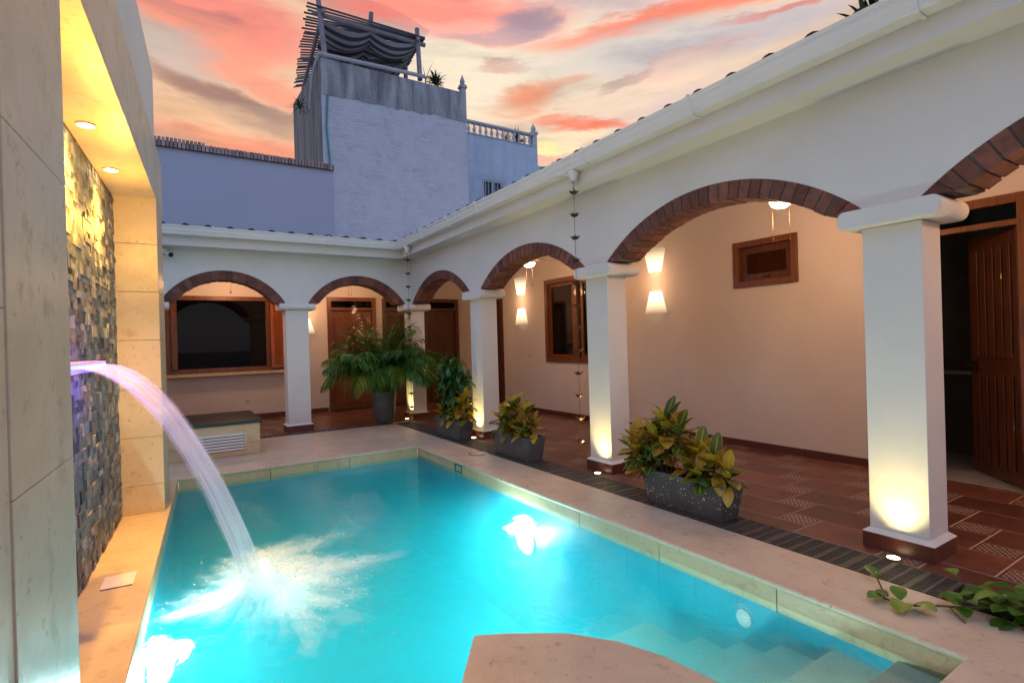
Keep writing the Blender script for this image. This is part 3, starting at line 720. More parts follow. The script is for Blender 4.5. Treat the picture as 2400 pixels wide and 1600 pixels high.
for x in (-.25, .62, 2.35, 3.05):
    q = M(); q.extr([(a*.95, b) for a, b in prof], lambda a, b, t: (t, 9.5388+a, 3.178+b), x-.012, x+.012, 1)
    gb = q.build('gutter_bracket', GUT, None); gb.parent = gutter; gb.location = -back.location
roof(back, lambda u, v, z: (u, 9.42+v, z), -.9, 6.6, 3.7, .12, 3.300, sg=False, ph=.12)
q = M(); q.box(-.9, 6.25, YB2, 12.3, 3.10, 3.16); build(q, 'ceiling', PLIN, back)
opB = [(.06, 2.09, 1.06, 2.42), (3.03, 4.00, 0, 2.45), (4.28, 5.12, 0, 2.45), (5.32, 6.12, 0, 2.45)]
q = M(); holed(q, -.9, XW+.12, 3.10, opB, lambda u, v, z: (u, YW+v, z), .12); build(q, 'inner_wall', PLIN, back)
q = M(); q.box(-1.0, -.9, 9.47, 12.3, 0, 3.3); build(q, 'end_wall', PLIN, back)
for a, b2 in ((-.9, 2.95), (4.09, 4.20)):
    q = M(); n_ = max(1, int((b2-a)/.33))
    for k in range(n_): q.box(a+(b2-a)*k/n_+.0015, a+(b2-a)*(k+1)/n_-.0015, YW-.014, YW-.001, 0, .10)
    build(q, 'baseboard', BASEB, back)
def frame_x(q, x0, x1, z0, z1, wd, y0, y1, bottom=True):
    q.box(x0, x0+wd, y0, y1, z0, z1); q.box(x1-wd, x1, y0, y1, z0, z1); q.box(x0+wd, x1-wd, y0, y1, z1-wd, z1)
    if bottom: q.box(x0+wd, x1-wd, y0, y1, z0, z0+wd)
# big window
q = M(); frame_x(q, -.04, 2.19, .99, 2.50, .085, YW-.06, YW+.11); q.box(1.72, 1.80, YW-.05, YW+.06, 1.08, 2.41); q.box(.05, .15, YW-.09, YW+.05, 1.08, 2.41)
win = build(q, 'window', WOOD, back, bevel=.004)
q = M(); q.box(.15, 1.72, YW+.045, YW+.05, 1.08, 2.41); lo = q.build('pane', GLASS, None); lo.parent = win; lo.location = -back.location
q = M(); frame_x(q, 1.80, 2.19, 1.04, 2.44, .06, YW-.12, YW-.075)
for k in range(40):
    z = 1.115+k*.032; q.hexa([(1.86, YW-.120, z), (2.13, YW-.120, z), (2.13, YW-.115, z-.003), (1.86, YW-.115, z-.003), (1.86, YW-.100, z+.026), (2.13, YW-.100, z+.026), (2.13, YW-.095, z+.023), (1.86, YW-.095, z+.023)])
lo = q.build('shutter', mat_wood('shutter_wood', (.34, .085, .022), (.20, .045, .012)), None); lo.parent = win; lo.location = -back.location
q = M(); q.box(-.1, 2.22, YW-.16, YW-.001, .93, .985); lo = q.build('sill', TRAV, None); lo.parent = win; lo.location = -back.location
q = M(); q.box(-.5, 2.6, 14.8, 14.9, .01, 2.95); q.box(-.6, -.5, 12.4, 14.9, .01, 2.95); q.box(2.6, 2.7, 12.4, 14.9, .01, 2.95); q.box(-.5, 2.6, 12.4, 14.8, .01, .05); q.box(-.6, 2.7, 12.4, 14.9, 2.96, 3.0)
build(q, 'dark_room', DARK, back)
q = M(); q.box(2.95, 6.35, 12.325, 12.4, -.02, 3.1); q.box(6.375, 6.45, 10.0, 12.325, -.02, 3.1); q.box(2.9, 6.37, 12.21, 12.325, -.03, .018); build(q, 'door_light_block', DARK, back)  # dark slabs added behind the doors, block the bright sky at the gaps
def door_x(x0, x1, z1, name, wood, panels=True, louv=False):
    q = M(); frame_x(q, x0, x1, 0, z1, .085, YW-.03, YW+.11, False); q.box(x0+.085, x1-.085, YW-.028, YW+.09, z1-.29, z1-.23)
    dd_ = build(q, 'door', wood, back)
    q = M(); q.box(x0+.09, x1-.09, YW+.035, YW+.075, .02, z1-.295)
    wdt = (x1-x0-.18)
    if panels:
        for k in range(2):
            xa = x0+.09+.07+k*(wdt-.06)/2
            for (za, zb_) in ((.15, .95), (1.08, 2.08)): q.box(xa, xa+(wdt-.20)/2, YW+.024, YW+.0345, za, zb_)
    if louv:
        for k in range(50):
            z = .12+k*.04; q.hexa([(x0+.15, YW+.02, z), (x1-.15, YW+.02, z), (x1-.15, YW+.03, z), (x0+.15, YW+.03, z), (x0+.15, YW+.0345, z+.03), (x1-.15, YW+.0345, z+.03), (x1-.15, YW+.04, z+.03), (x0+.15, YW+.04, z+.03)])
    lo = q.build('door_leaf', wood, None, bevel=.003); lo.parent = dd_; lo.location = -back.location
    q = M(); q.box(x0+.085, x1-.085, YW+.04, YW+.044, z1-.23, z1-.085); lo = q.build('transom_pane', GLASS, None); lo.parent = dd_; lo.location = -back.location
    q = M(); q.tube([(x0+.17, YW-.01, 1.05), (x0+.27, YW-.01, 1.05)], .009, 8); q.tube([(x0+.17, YW-.01, 1.05), (x0+.17, YW+.03, 1.05)], .009, 8); lo = q.build('door_handle', METAL, None); lo.parent = dd_; lo.location = -back.location
    return dd_
door_x(2.97, 4.06, 2.53, 'door', WOOD)
door_x(4.22, 5.18, 2.53, 'door', WOODD, louv=True)
door_x(5.26, 6.19, 2.53, 'door', WOODD)

# ================================================================== LEFT WATER-FEATURE WALL
feat = thing('feature_wall', 'tall pale stone wall with a lit niche of split stone along the left side of the pool', 'wall', tuple(LW(Vector((.5, -3, 0)))))
def Lbuild(mm, name, mt, **k): return build(mm, name, mt, feat, **k)
q = M(); q.xf = LW
zj = [0, .25, .68, 1.11, 1.55, 1.985, 2.415, 2.838]
for z0, z1 in zip(zj, zj[1:]): q.box(.035, 1.0, -1.40, -.78, z0+.002, z1-.002)
q.cur = 1; q.box(.040, .99, -1.395, -.785, 0, 2.84)
Lbuild(q, 'pillar', [TRAV, MORT], bevel=.002)
q = M(); q.xf = LW
for z0, z1 in zip([-.0, .20, 1.107, 2.01, 2.92, 3.36], [.20, 1.107, 2.01, 2.92, 3.36]): q.box(.035, 1.0, -5.56, -4.935, z0+.0015, z1-.0015)
for z0, z1 in zip([0, .66, 1.56, 2.46], [.66, 1.56, 2.46, 3.36]): q.box(.040, 1.0, -6.6, -5.563, z0+.0015, z1-.0015); q.box(.040, 1.0, -7.7, -6.603, z0+.0015, z1-.0015); q.box(.040, 1.0, -9.2, -7.703, z0+.0015, z1-.0015)
q.cur = 1; q.box(.046, .99, -9.19, -4.94, 0, 3.355)
Lbuild(q, 'pillar', [PILL, pbr('pale_joint', (.26, .25, .22), .8)], bevel=.002)
q = M(); q.xf = LW
for a, b2 in ((-4.932, -4.05), (-4.046, -2.80), (-2.796, -1.60), (-1.596, -.65)): q.box(.035, 1.0, a, b2, 2.842, 3.36)
Lbuild(q, 'lintel', PILL, bevel=.002)
q = M(); q.xf = LW; q.box(.05, 1.2, -9.2, -1.17, 3.361, 4.07); q.box(.05, 1.2, -1.17, -.65, 3.361, 3.375)
Lbuild(q, 'parapet', PL)
q = M(); q.xf = LW; q.box(.36, 1.0, -4.932, -1.402, 0, 2.84)
Lbuild(q, 'niche_back', MORT)
q = M(); q.xf = LW; q.box(.0355, .359, -4.932, -1.402, 2.832, 2.8415); Lbuild(q, 'soffit', TRAV)
# stone cladding: random rectangles packed on a grid
q = M(); q.xf = LW
cs = .040; nt_, nz_ = int(3.52/cs), int(2.83/cs); occ = [[False]*nz_ for _ in range(nt_)]
for j in range(nz_):
    for i in range(nt_):
        if occ[i][j]: continue
        wi, hi = random.choice(((2, 1), (2, 1), (3, 1), (2, 2), (3, 2), (1, 2), (4, 2), (4, 1), (3, 2), (3, 1)))
        while wi > 1 and (i+wi > nt_ or any(occ[i+a][j] for a in range(wi))): wi -= 1
        while hi > 1 and (j+hi > nz_ or any(occ[i+a][j+b] for a in range(wi) for b in range(hi))): hi -= 1
        for a in range(wi):
            for b in range(hi): occ[i+a][j+b] = True
        dpt = random.choice((.003, .005, .007, .010, .014)); t0_ = -4.925+i*cs; z0_ = .002+j*cs; e = .0012
        s1, s2 = random.uniform(-.004, .004), random.uniform(-.004, .004)
        t1_, z1_ = t0_+wi*cs-e, z0_+hi*cs-e; xo = .36-dpt
        q.hexa([(xo+s1, t0_, z0_), (.3605, t0_, z0_), (.3605, t1_, z0_), (xo+s2, t1_, z0_), (xo-s2, t0_, z1_), (.3605, t0_, z1_), (.3605, t1_, z1_), (xo-s1, t1_, z1_)])
Lbuild(q, 'stone_cladding', CLAD)
# recessed spotlights in the soffit
SPOT = emis('spot_lens', (1, .80, .42), 60)
WARM = (1, .54, .09)
for k, t in enumerate((-4.3, -3.15, -2.22)):
    p = LW(Vector((.255, t, 2.829)))
    sp = thing('recessed_spotlight', ['round soffit spotlight hidden behind the near stone pillar', 'glowing round soffit spotlight nearer the camera', 'glowing round soffit spotlight nearer the far pillar'][k], 'spotlight', p, 0, 'spotlights in the niche soffit')
    q = M(); q.lathe([(.052, 0), (.052, -.006), (.042, -.006), (.042, -.001)], 24); q.build('trim_ring', WHITEP, sp, smooth=False)
    q = M(); q.lathe([(.041, -.0015), (.041, -.004)], 24); q.build('lens', SPOT, sp)
    lamp('spot', 'SPOT', (0, 0, -.02), 270, WARM, sp, .035, spot=80, blend=.8, target=(.0, 0, -2))
    lamp('niche_fill', 'POINT', (.07, 0, -.42), 19, WARM, sp, .05)  # added fill light hanging unseen in the niche, brightens soffit and pillar

# sheet spout and falling water
spt = thing('water_spout', 'wide blade spout with glowing pink, blue and purple edge jutting from the split-stone niche', 'water spout', LW(Vector((.31, -3.5, 1.385))))
q = M(); q.xf = LW; q.box(.215, .325, -4.05, -3.0, 1.345, 1.372); q.box(.215, .325, -4.05, -3.0, 1.386, 1.40); q.box(.26, .325, -4.05, -3.0, 1.372, 1.386)
build(q, 'lip', pbr('acrylic', (.5, .55, .75), .2), spt)
q = M(); q.xf = LW; q.box(.212, .2148, -4.05, -3.0, 1.3872, 1.3990); build(q, 'pink_light_strip', emis('led_pink', (1, .25, .55), 1.6), spt)
q = M(); q.xf = LW; q.box(.212, .2148, -4.05, -3.0, 1.372, 1.3855); build(q, 'cyan_light_strip', emis('led_cyan', (.25, .8, 1), 1.8), spt)
for t in (-3.9, -3.5, -3.1):
    lamp('purple_light', 'POINT', LW(Vector((.235, t, 1.44)))-spt.location, .6, (.36, .10, 1), spt, .02)
    lamp('purple_light', 'POINT', LW(Vector((.13, t+.03, 1.27)))-spt.location, 3.4, (.24, .07, 1), spt, .02)  # added unseen light in the air below the sheet, tints the jet purple
    lamp('purple_light', 'SPOT', LW(Vector((.21, t+.03, 1.335)))-spt.location, 22.0, (.24, .07, 1), spt, .02, spot=50, blend=1, target=LW(Vector((-.5, t-.15, .75)))-spt.location)
def mat_stream():
    m_, t, out = mat('falling_water')
    uv = t.n('ShaderNodeUVMap').outputs[0]
    s_ = t.n('ShaderNodeSeparateXYZ', i={0: uv})
    n1 = t.noise(t.mapping(uv, (9, 1.0, 1)), 2.0, 4, .55, .3); n2 = t.noise(t.mapping(uv, (60, 3.0, 1)), 2, 3, .6, .1)
    a = t.math('ADD', t.math('MULTIPLY', n1, 1.05), t.math('MULTIPLY', n2, .20))
    a = t.n('ShaderNodeMapRange', i={0: a, 1: .42, 2: .85, 3: .10, 4: .58}).outputs[0]
    a = t.math('ADD', a, t.math('MULTIPLY', s_.outputs[1], .22))
    fade = t.n('ShaderNodeMapRange', interpolation_type='SMOOTHSTEP', i={0: s_.outputs[1], 1: .80, 2: .95, 3: 1.0, 4: 0.0}).outputs[0]
    a = t.math('MULTIPLY', a, fade)
    eu = t.math('MULTIPLY', t.math('MINIMUM', s_.outputs[0], t.math('SUBTRACT', 1.0, s_.outputs[0])), 6.0, clamp=True)
    a = t.math('MULTIPLY', a, t.math('MULTIPLY_ADD', eu, .90, .10), clamp=True)
    df = t.n('ShaderNodeBsdfDiffuse', i={'Color': (.78, .82, .86, 1)}); tl = t.n('ShaderNodeBsdfTranslucent', i={'Color': (.78, .82, .88, 1)})
    m1 = t.n('ShaderNodeMixShader', i={0: .5, 1: df.outputs[0], 2: tl.outputs[0]})
    b = t.n('ShaderNodeBump', i={'Height': n1, 'Strength': .5, 'Distance': .02})
    gl = t.n('ShaderNodeBsdfGlossy', i={'Roughness': .12, 'Color': (.9, .95, 1, 1), 'Normal': b.outputs[0]})
    m2 = t.n('ShaderNodeMixShader', i={0: .12, 1: m1.outputs[0], 2: gl.outputs[0]})
    tr = t.n('ShaderNodeBsdfTransparent')
    mx = t.n('ShaderNodeMixShader', i={0: a, 1: tr.outputs[0], 2: m2.outputs[0]}); t.link(mx.outputs[0], out.inputs[0]); return m_
STR = mat_stream()
q = M(); NS, NW = 70, 24
for side in (0, 1):
    rows = []
    for i in range(NS+1):
        s = i/NS; row = []
        for j in range(NW+1):
            u = j/NW
            v = 1.42+(1.60-1.42)*u; T = .556; tau = s*T
            t = (-4.05+(-3.0+4.05)*u)*(1-s)+(-3.97+(-3.38+3.97)*u)*s
            arcb = .10*math.sin(math.pi*u)*s
            wob = .022*noise.noise(Vector((u*7, s*1.0, side*7)))*(.3+s)
            off = .213-v*tau-arcb*.5+wob+(.012+.05*s)*side*math.sin(math.pi*u)
            z = 1.379-4.9*tau*tau
            row.append(q.p(LW(Vector((off, t, z)))))
        rows.append(row)
    for i in range(NS):
        for j in range(NW):
            q.face([rows[i][j], rows[i][j+1], rows[i+1][j+1], rows[i+1][j]], [(j/NW+side*.37, i/NS), ((j+1)/NW+side*.37, i/NS), ((j+1)/NW+side*.37, (i+1)/NS), (j/NW+side*.37, (i+1)/NS)] if False else [(j/NW, i/NS), ((j+1)/NW, i/NS), ((j+1)/NW, (i+1)/NS), (j/NW, (i+1)/NS)], .5)
stream = q.build('water_jet', STR, smooth=True, recalc=False)
tag(stream, 'arching sheet of falling water, purple at its top, pouring from the spout into the pool', 'waterfall')
# foam where it lands
OUT = [(.54, 4.7), (.7, 4.66), (.81, 4.73), (.84, 4.55), (1.32, 4.7), (1.05, 4.51), (.84, 4.36), (1.12, 4.05), (1.36, 3.87), (1.2, 3.79), (.98, 3.74), (1.0, 3.53), (.8, 3.6), (.9, 3.4), (.7, 3.36), (.84, 3.16), (.66, 3.27), (.61, 3.02), (.56, 3.3), (.45, 3.36), (.4, 3.54), (.29, 3.64), (.18, 3.7), (.02, 3.83), (.14, 3.9), (.09, 4.04), (.24, 4.09), (.22, 4.33), (.35, 4.58)]
def pdist(x, y):
    ins = False; best = 9
    n = len(OUT); 
    for i in range(n):
        (x1, y1), (x2, y2) = OUT[i], OUT[(i+1) % n]
        if (y1 > y) != (y2 > y) and x < (x2-x1)*(y-y1)/(y2-y1)+x1: ins = not ins
        ex, ey = x2-x1, y2-y1; tt = max(0, min(1, ((x-x1)*ex+(y-y1)*ey)/(ex*ex+ey*ey)))
        best = min(best, math.hypot(x-x1-ex*tt, y-y1-ey*tt))
    return best if ins else -best
fcx, fcy = .55, 3.88
q = M(); NX, NY = 150, 180; X0, X1, Y0, Y1 = -.20, 1.85, 2.65, 5.1
for lay in range(5):
    ids = []
    for j in range(NY+1):
        for i in range(NX+1):
            x = X0+(X1-X0)*i/NX; y = Y0+(Y1-Y0)*j/NY
            an = math.atan2(y-fcy, x-fcx); rd = math.hypot(x-fcx, y-fcy)
            ca, sa = math.cos(an), math.sin(an)
            nf = noise.fractal(Vector((ca*4, sa*4, rd*1.3+lay*.6)), 1.0, 2.2, 4)
            ns = noise.fractal(Vector((ca*17, sa*17, rd*2.6+lay)), 1.0, 2.1, 4)
            n2 = noise.fractal(Vector((x*8, y*8, 3+lay*1.7)), 1.0, 2.1, 5)
            dd_ = pdist(x, y)
            al = (dd_+.13)/.40+nf*.24+ns*.17+n2*.20+.06-lay*.15
            al = max(al, 1.25-lay*.08-math.hypot(x-.47, y-3.64)/.17)
            al = max(0, min(1, al)); al = al*al*(3-2*al)
            hgt = (.12+.030*lay)*math.exp(-((x-.46)**2/.025+(y-3.62)**2/.04))+.014*lay*al+.016*max(-.5, n2)*al
            ids.append(q.p((x, y, -.127+hgt))); q.pa.append(al*(.95 if lay == 0 else .78))
    o_i = ids[0]
    for j in range(NY):
        for i in range(NX):
            k = o_i+j*(NX+1)+i
            if max(q.pa[k], q.pa[k+1], q.pa[k+NX+1], q.pa[k+NX+2]) < .01: continue
            q.face([k, k+1, k+NX+2, k+NX+1], None, .5)
random.seed(77)
for k in range(320):
    an = random.uniform(0, 6.28); rd = abs(random.gauss(0, .34)); x = .55+rd*math.cos(an)*1.1; y = 3.8+rd*math.sin(an)*1.2
    z = -.10+random.random()**2*.22*math.exp(-rd*2.5); r_ = random.uniform(.002, .0065); i0 = len(q.v)
    q.lathe([(.0003, -r_), (r_, 0), (.0003, r_)], 5, (x, y, z), .5); q.pa += [1.0]*(len(q.v)-i0)
def mat_foam():
    m_, t, out = mat('foam')
    a = t.n('ShaderNodeAttribute', attribute_name='alpha').outputs['Fac']
    co = t.n('ShaderNodeNewGeometry').outputs['Position']
    n1 = t.noise(co, 34, 5, .7, .2)
    a2 = t.math('MULTIPLY', a, t.n('ShaderNodeMapRange', i={0: n1, 1: .25, 2: .60, 3: .35, 4: 1.0}).outputs[0], clamp=True)
    a2 = t.math('MAXIMUM', a2, t.math('SUBTRACT', t.math('MULTIPLY', a, 1.6), .6, clamp=True))
    df = t.n('ShaderNodeBsdfDiffuse', i={'Color': (.86, .95, .99, 1)}); tl = t.n('ShaderNodeBsdfTranslucent', i={'Color': (.88, .97, 1, 1)})
    m1 = t.n('ShaderNodeMixShader', i={0: .60, 1: df.outputs[0], 2: tl.outputs[0]})
    tr = t.n('ShaderNodeBsdfTransparent')
    mx = t.n('ShaderNodeMixShader', i={0: t.math('MULTIPLY', a2, .80), 1: tr.outputs[0], 2: m1.outputs[0]}); t.link(mx.outputs[0], out.inputs[0]); return m_
foam = q.build('foam', mat_foam(), smooth=True, recalc=False); foam['kind'] = 'stuff'; foam['label'] = 'white churned foam where the waterfall hits the pool'; foam['category'] = 'foam'

# underwater lamps
m_, t, out = mat('pool_lamp_lens')
lw_ = t.n('ShaderNodeLayerWeight', i={'Blend': .5}).outputs['Facing']
k_ = t.math('POWER', t.math('SUBTRACT', 1.0, lw_), 2.2)
e_ = t.n('ShaderNodeEmission', i={'Color': (1, 1, .95, 1), 'Strength': t.math('MULTIPLY_ADD', k_, 60.0, 1.5)}); t.link(e_.outputs[0], out.inputs[0]); LENS = m_
PW = (.62, .97, 1.0)
def pool_lamp(loc, nrm, label, rad=.10, dome=.04, e=60, lens=LENS):
    t_ = thing('pool_light', label, 'pool light', loc, 0, 'underwater pool lights')
    n_ = Vector(nrm).normalized(); rot = n_.to_track_quat('Z', 'Y').to_matrix()
    xf = lambda v: rot @ v
    q = M(); q.xf = xf; q.lathe([(rad*1.2, .0), (rad*1.2, .012), (rad, .014)], 28); q.build('housing', WHITEP, t_)
    q = M(); q.xf = xf; q.lathe([(rad*math.cos(a), .014+dome*math.sin(a)) for a in [k*math.pi/2/7 for k in range(7)]]+[(.001, .014+dome)], 28); q.build('lens', lens, t_, smooth=True)
    if e: lamp('glow', 'POINT', n_*(dome+.05), e, PW, t_, .02)
    return t_
pool_lamp((XR-.001, 4.456, -.53), (-1, 0, 0), 'bright round pool light under water on the right wall', .12, .06, 112)
pool_lamp(tuple(LW(Vector((-.001, -3.42, -.42)))), tuple(LN), 'bright pool light under water at the left wall nearest the camera', .12, .12, 60)
pool_lamp((XR-.001, 2.05, -.296), (-1, 0, 0), 'small white disc fitting under water near the pool steps', .042, .010, 0, WHITEP)
pool_lamp((1.925, 1.36, -.20), (1, 0, 0), 'small unseen light added under the rounded ledge to brighten the submerged steps', .035, .008, 26)  # added light hidden by the ledge, brightens the step treads
pool_lamp((1.55, 2.187, -.62), (.62, .78, 0), 'unseen light added under the rounded stone ledge to even out the pool', .08, .02, 62)  # added light out of sight, spreads brightness through the water

# ================================================================== LAMPS IN THE CORRIDORS
WW = (1, .52, .26)
def mat_shade(name, up):
    m_, t, out = mat(name)
    co = t.n('ShaderNodeTexCoord').outputs['Object']
    z = t.n('ShaderNodeSeparateXYZ', i={0: co}).outputs[2]
    k = t.n('ShaderNodeMapRange', i={0: t.math('ABSOLUTE', z), 1: .17, 2: .46, 3: 3.0, 4: .62}).outputs[0]
    c = t.ramp(t.math('ABSOLUTE', z), [(.2, (1, .80, .50)), (.46, (1, .66, .38))])
    e = t.n('ShaderNodeEmission', i={'Color': c, 'Strength': k}); t.link(e.outputs[0], out.inputs[0]); return m_
SHADE = mat_shade('frosted_shade', True)
def sconce(loc, rz, label):
    t_ = thing('wall_sconce', label, 'wall lamp', loc, rz, 'twin frosted sconces in the corridors')
    for s in (1, -1):
        q = M(); n = 10
        def ring(z, hw, dep): return [( -dep*math.sin(math.pi*k/n), -hw*math.cos(math.pi*k/n), z) for k in range(n+1)]
        za, zb_ = .15*s, (.49 if s > 0 else -.47)*1.0
        A_ = ring(za, .10, .09); B_ = ring(zb_, .20, .13)
        ia = [q.p(v) for v in A_]; ib = [q.p(v) for v in B_]
        for k in range(n): q.face([ia[k], ia[k+1], ib[k+1], ib[k]])
        o_ = q.build('shade', SHADE, t_, smooth=True, recalc=False); sm = o_.modifiers.new('t', 'SOLIDIFY'); sm.thickness = .004
    q = M(); q.box(-.05, 0, -.02, .02, .16, .30); q.build('mount', PLIN, t_); q = M(); q.box(-.05, 0, -.02, .02, -.30, -.16); q.build('mount', PLIN, t_)
    lamp('bulb', 'POINT', (-.24, 0, .02), 5, WW, t_, .12)
    return t_
sconce((XW-.001, 5.69, 2.275), 0, 'twin frosted wall sconce between the small vent window and the second column')
sconce((XW-.001, 9.36, 2.255), 0, 'twin frosted wall sconce left of the tall corridor window')
sconce((2.50, YW-.001, 2.20), R(90), 'frosted wall sconce half hidden behind the far white column')
FANG = emis('fan_globe', (1, .80, .52), 9)
FANM = pbr('fan_white', (.62, .56, .50), .5, var=.03)
def fan(loc, label, ang0, e=42, ztop=.5):
    t_ = thing('ceiling_fan', label, 'ceiling fan', loc, 0, 'ceiling fans with globe lights')
    q = M(); q.lathe([(.095, .0), (.11, .02), (.11, .07), (.06, .10), (.015, .12), (.015, ztop)], 24); q.build('motor', FANM, t_, smooth=True)
    q = M(); q.lathe([(.001, -.075), (.05, -.068), (.085, -.045), (.10, -.01), (.10, -.0005)], 24, cap=False); q.build('light_globe', FANG, t_, smooth=True)
    for k in range(4):
        a = ang0+k*math.pi/2; ca, sa = math.cos(a), math.sin(a)
        q = M(); q.xf = lambda v, ca=ca, sa=sa: Vector((v.x*ca-v.y*sa, v.x*sa+v.y*ca, v.z))
        q.box(.10, .20, -.02, .02, .058, .066)
        q.hexa([(.18, -.05, .05), (.58, -.065, .045), (.58, .065, .085), (.18, .05, .075), (.18, -.05, .056), (.58, -.065, .051), (.58, .065, .091), (.18, .05, .081)])
        q.build('blade', FANM, t_, bevel=.003)
    for dy, L in ((.085, .34), (-.085, .36)):
        q = M(); q.tube([(0, dy, -.01), (0, dy, -L)], .0022, 5); q.tube([(0, dy, -L), (0, dy, -L-.035)], .007, 6); q.build('pull_chain', BRONZE, t_)
    lamp('bulb', 'POINT', (0, 0, -.16), e, WW, t_, .09)
    return t_
fan((5.0, 2.96, 2.72), 'ceiling fan globe light showing under the large middle arch', .35, 34)
fan((5.0, 7.246, 2.71), 'white ceiling fan with lit globe under the second arch', .15, 38)
fan((5.0, .2, 2.80), 'ceiling fan hidden behind the nearest arch', .5, 45)
fan((1.0, 11.2, 2.86), 'ceiling fan above the wide window of the far wing', .5, 34, .22)
fan((3.2, 11.2, 2.86), 'ceiling fan in front of the wooden door of the far wing', .2, 26, .22)
# floor uplights in front of the columns
UL = emis('uplight_lens', (1, .82, .45), 9)
for k, (x, y) in enumerate(((3.845, 1.60), (3.85, 4.40), (3.86, 7.20), (3.86, 9.90))):
    t_ = thing('floor_uplight', 'small glowing floor uplight at the foot of the '+['nearest big column', 'second column from the camera', 'third column behind the leafy planter', 'corner column beside the grey pot'][k], 'uplight', (x, y, .0005), 0, 'floor uplights at the columns')
    q = M(); q.lathe([(.048, 0), (.048, .004), (.038, .005)], 20); q.build('ring', STEEL, t_)
    q = M(); q.lathe([(.036, .0055), (.030, .009), (.001, .010)], 20); q.build('lens', UL, t_)
    lamp('beam', 'SPOT', (0, 0, .03), 52, (1, .76, .28), t_, .03, spot=96, blend=1.0, target=(-.06, 0, 1.0))

# ================================================================== RAIN CHAINS
def rain_chain(loc, z1, label, n):
    t_ = thing('rain_chain', label, 'rain chain', loc, 0, 'rain chains of little metal cups')
    link = M()
    cup_me = None
    for k in range(n):
        z = z1-.12-.237*k
        if cup_me is None:
            q = M(); q.lathe([(.006, -.016), (.022, -.012), (.034, -.002), (.046, .012)], 14, cap=False)
            for j in range(6):
                a = j*math.pi/3; ca, sa = math.cos(a), math.sin(a); a2 = a+.30; a3 = a-.30
                q.face([q.p((.044*math.cos(a3), .044*math.sin(a3), .010)), q.p((.044*math.cos(a2), .044*math.sin(a2), .010)), q.p((.060*ca, .060*sa, .024))])
            cup = q.build('cup', BRONZE, t_, recalc=False); cup.location = (0, 0, z); sm = cup.modifiers.new('t', 'SOLIDIFY'); sm.thickness = .002; cup_me = cup
        else:
            cup = cup_me.copy(); C.objects.link(cup); cup.location = (0, 0, z); cup.rotation_euler = (0, 0, k*.4)
        link.tube([(0, 0, z-.016), (0, 0, z-.17)], .0028, 5)
        link.tube([(.010*math.cos(a), 0, z+.035+.02*math.sin(a)) for a in [i*2*math.pi/8 for i in range(9)]], .002, 4)
    link.tube([(0, 0, z1-.10), (0, 0, z1)], .003, 5)
    link.build('links', BRONZE, t_)
rain_chain((3.632, 4.40, 0), 3.10, 'rain chain of flower cups hanging in front of the second column', 12)
rain_chain((3.632, 9.07, 0), 3.05, 'rain chain of flower cups hanging at the inner corner beside the palm', 12)

# ================================================================== SMALL FITTINGS
q = M(); q.box(-.06, .02, 9.70, 9.76, 2.93, 3.0); q.box(.0, .06, 9.66, 9.76, 2.90, 2.95)
cc = thing('security_camera', 'small dark dome security camera under the far eaves beside the left pillar', 'camera', (.05, 9.7, 2.9))
build(q, 'bracket', WHITEP, cc)
q = M(); q.tube([(.07, 9.60, 2.895), (.07, 9.70, 2.905)], .032, 14); build(q, 'lens_barrel', BLACK, cc)
def plate(x, y, z, axis, label, cat):
    t_ = thing('wall_plate', label, cat, (x, y, z)); q = M()
    if axis == 'x': q.box(-.006, 0, -.04, .04, -.06, .06)
    else: q.box(-.06, .06, -.006, 0, -.035, .035)
    q.build('cover', PLIN, t_, bevel=.002); q = M()
    if axis == 'x': q.box(-.009, -.0062, -.012, .012, -.03, .03)
    else: q.box(-.035, -.01, -.009, -.0062, -.015, .015); q.box(.01, .035, -.009, -.0062, -.015, .015)
    q.build('socket', pbr('plate_inner', (.4, .36, .32), .5), t_)
plate(XW-.001, 9.15, 1.13, 'x', 'small switch plate on the corridor wall below the further sconce', 'switch')
plate(1.35, YW-.001, .38, 'y', 'double socket plate on the wall right of the stone bench', 'socket')
lid = thing('access_cover', 'square pale cover plate set in the narrow ledge under the waterfall niche', 'cover', (-.30, 4.245, 0), -.06)
q = M(); q.box(-.085, .085, -.11, .11, .0, .006); q.build('plate', stone_mat('pale_plate', (.80, .70, .64), (.72, .62, .56), (.4, .3, .2)), lid, bevel=.002)
q = M(); q.box(-.08, .08, -.118, -.112, .0, .003); q.build('gap', BLACK, lid)
lid = thing('round_cover', 'round pale skimmer lid set in the pool deck between two planters', 'lid', (3.36, 6.15, .0))
q = M(); q.lathe([(.115, .0), (.115, .004), (.10, .006)], 30); q.build('cover', stone_mat('lid_stone', (.64, .50, .42), (.58, .44, .36), (.4, .3, .2)), lid)
q = M(); q.tube([(.125*math.cos(a), .125*math.sin(a), .001) for a in [i*math.pi/12 for i in range(2, 20)]], .006, 6); q.build('rim', METAL, lid)
q = M(); q.box(XR-.004, XR-.001, 5.82, 6.02, -.13, -.04); q.cur = 1; q.box(XR-.0065, XR-.0045, 5.835, 5.985, -.12, -.05)
sk = q.build('skimmer_mouth', [BLACK, pbr('skimmer_flap', (.30, .50, .42), .3)]); tag(sk, 'dark rectangular skimmer mouth in the right waterline tiles', 'skimmer')

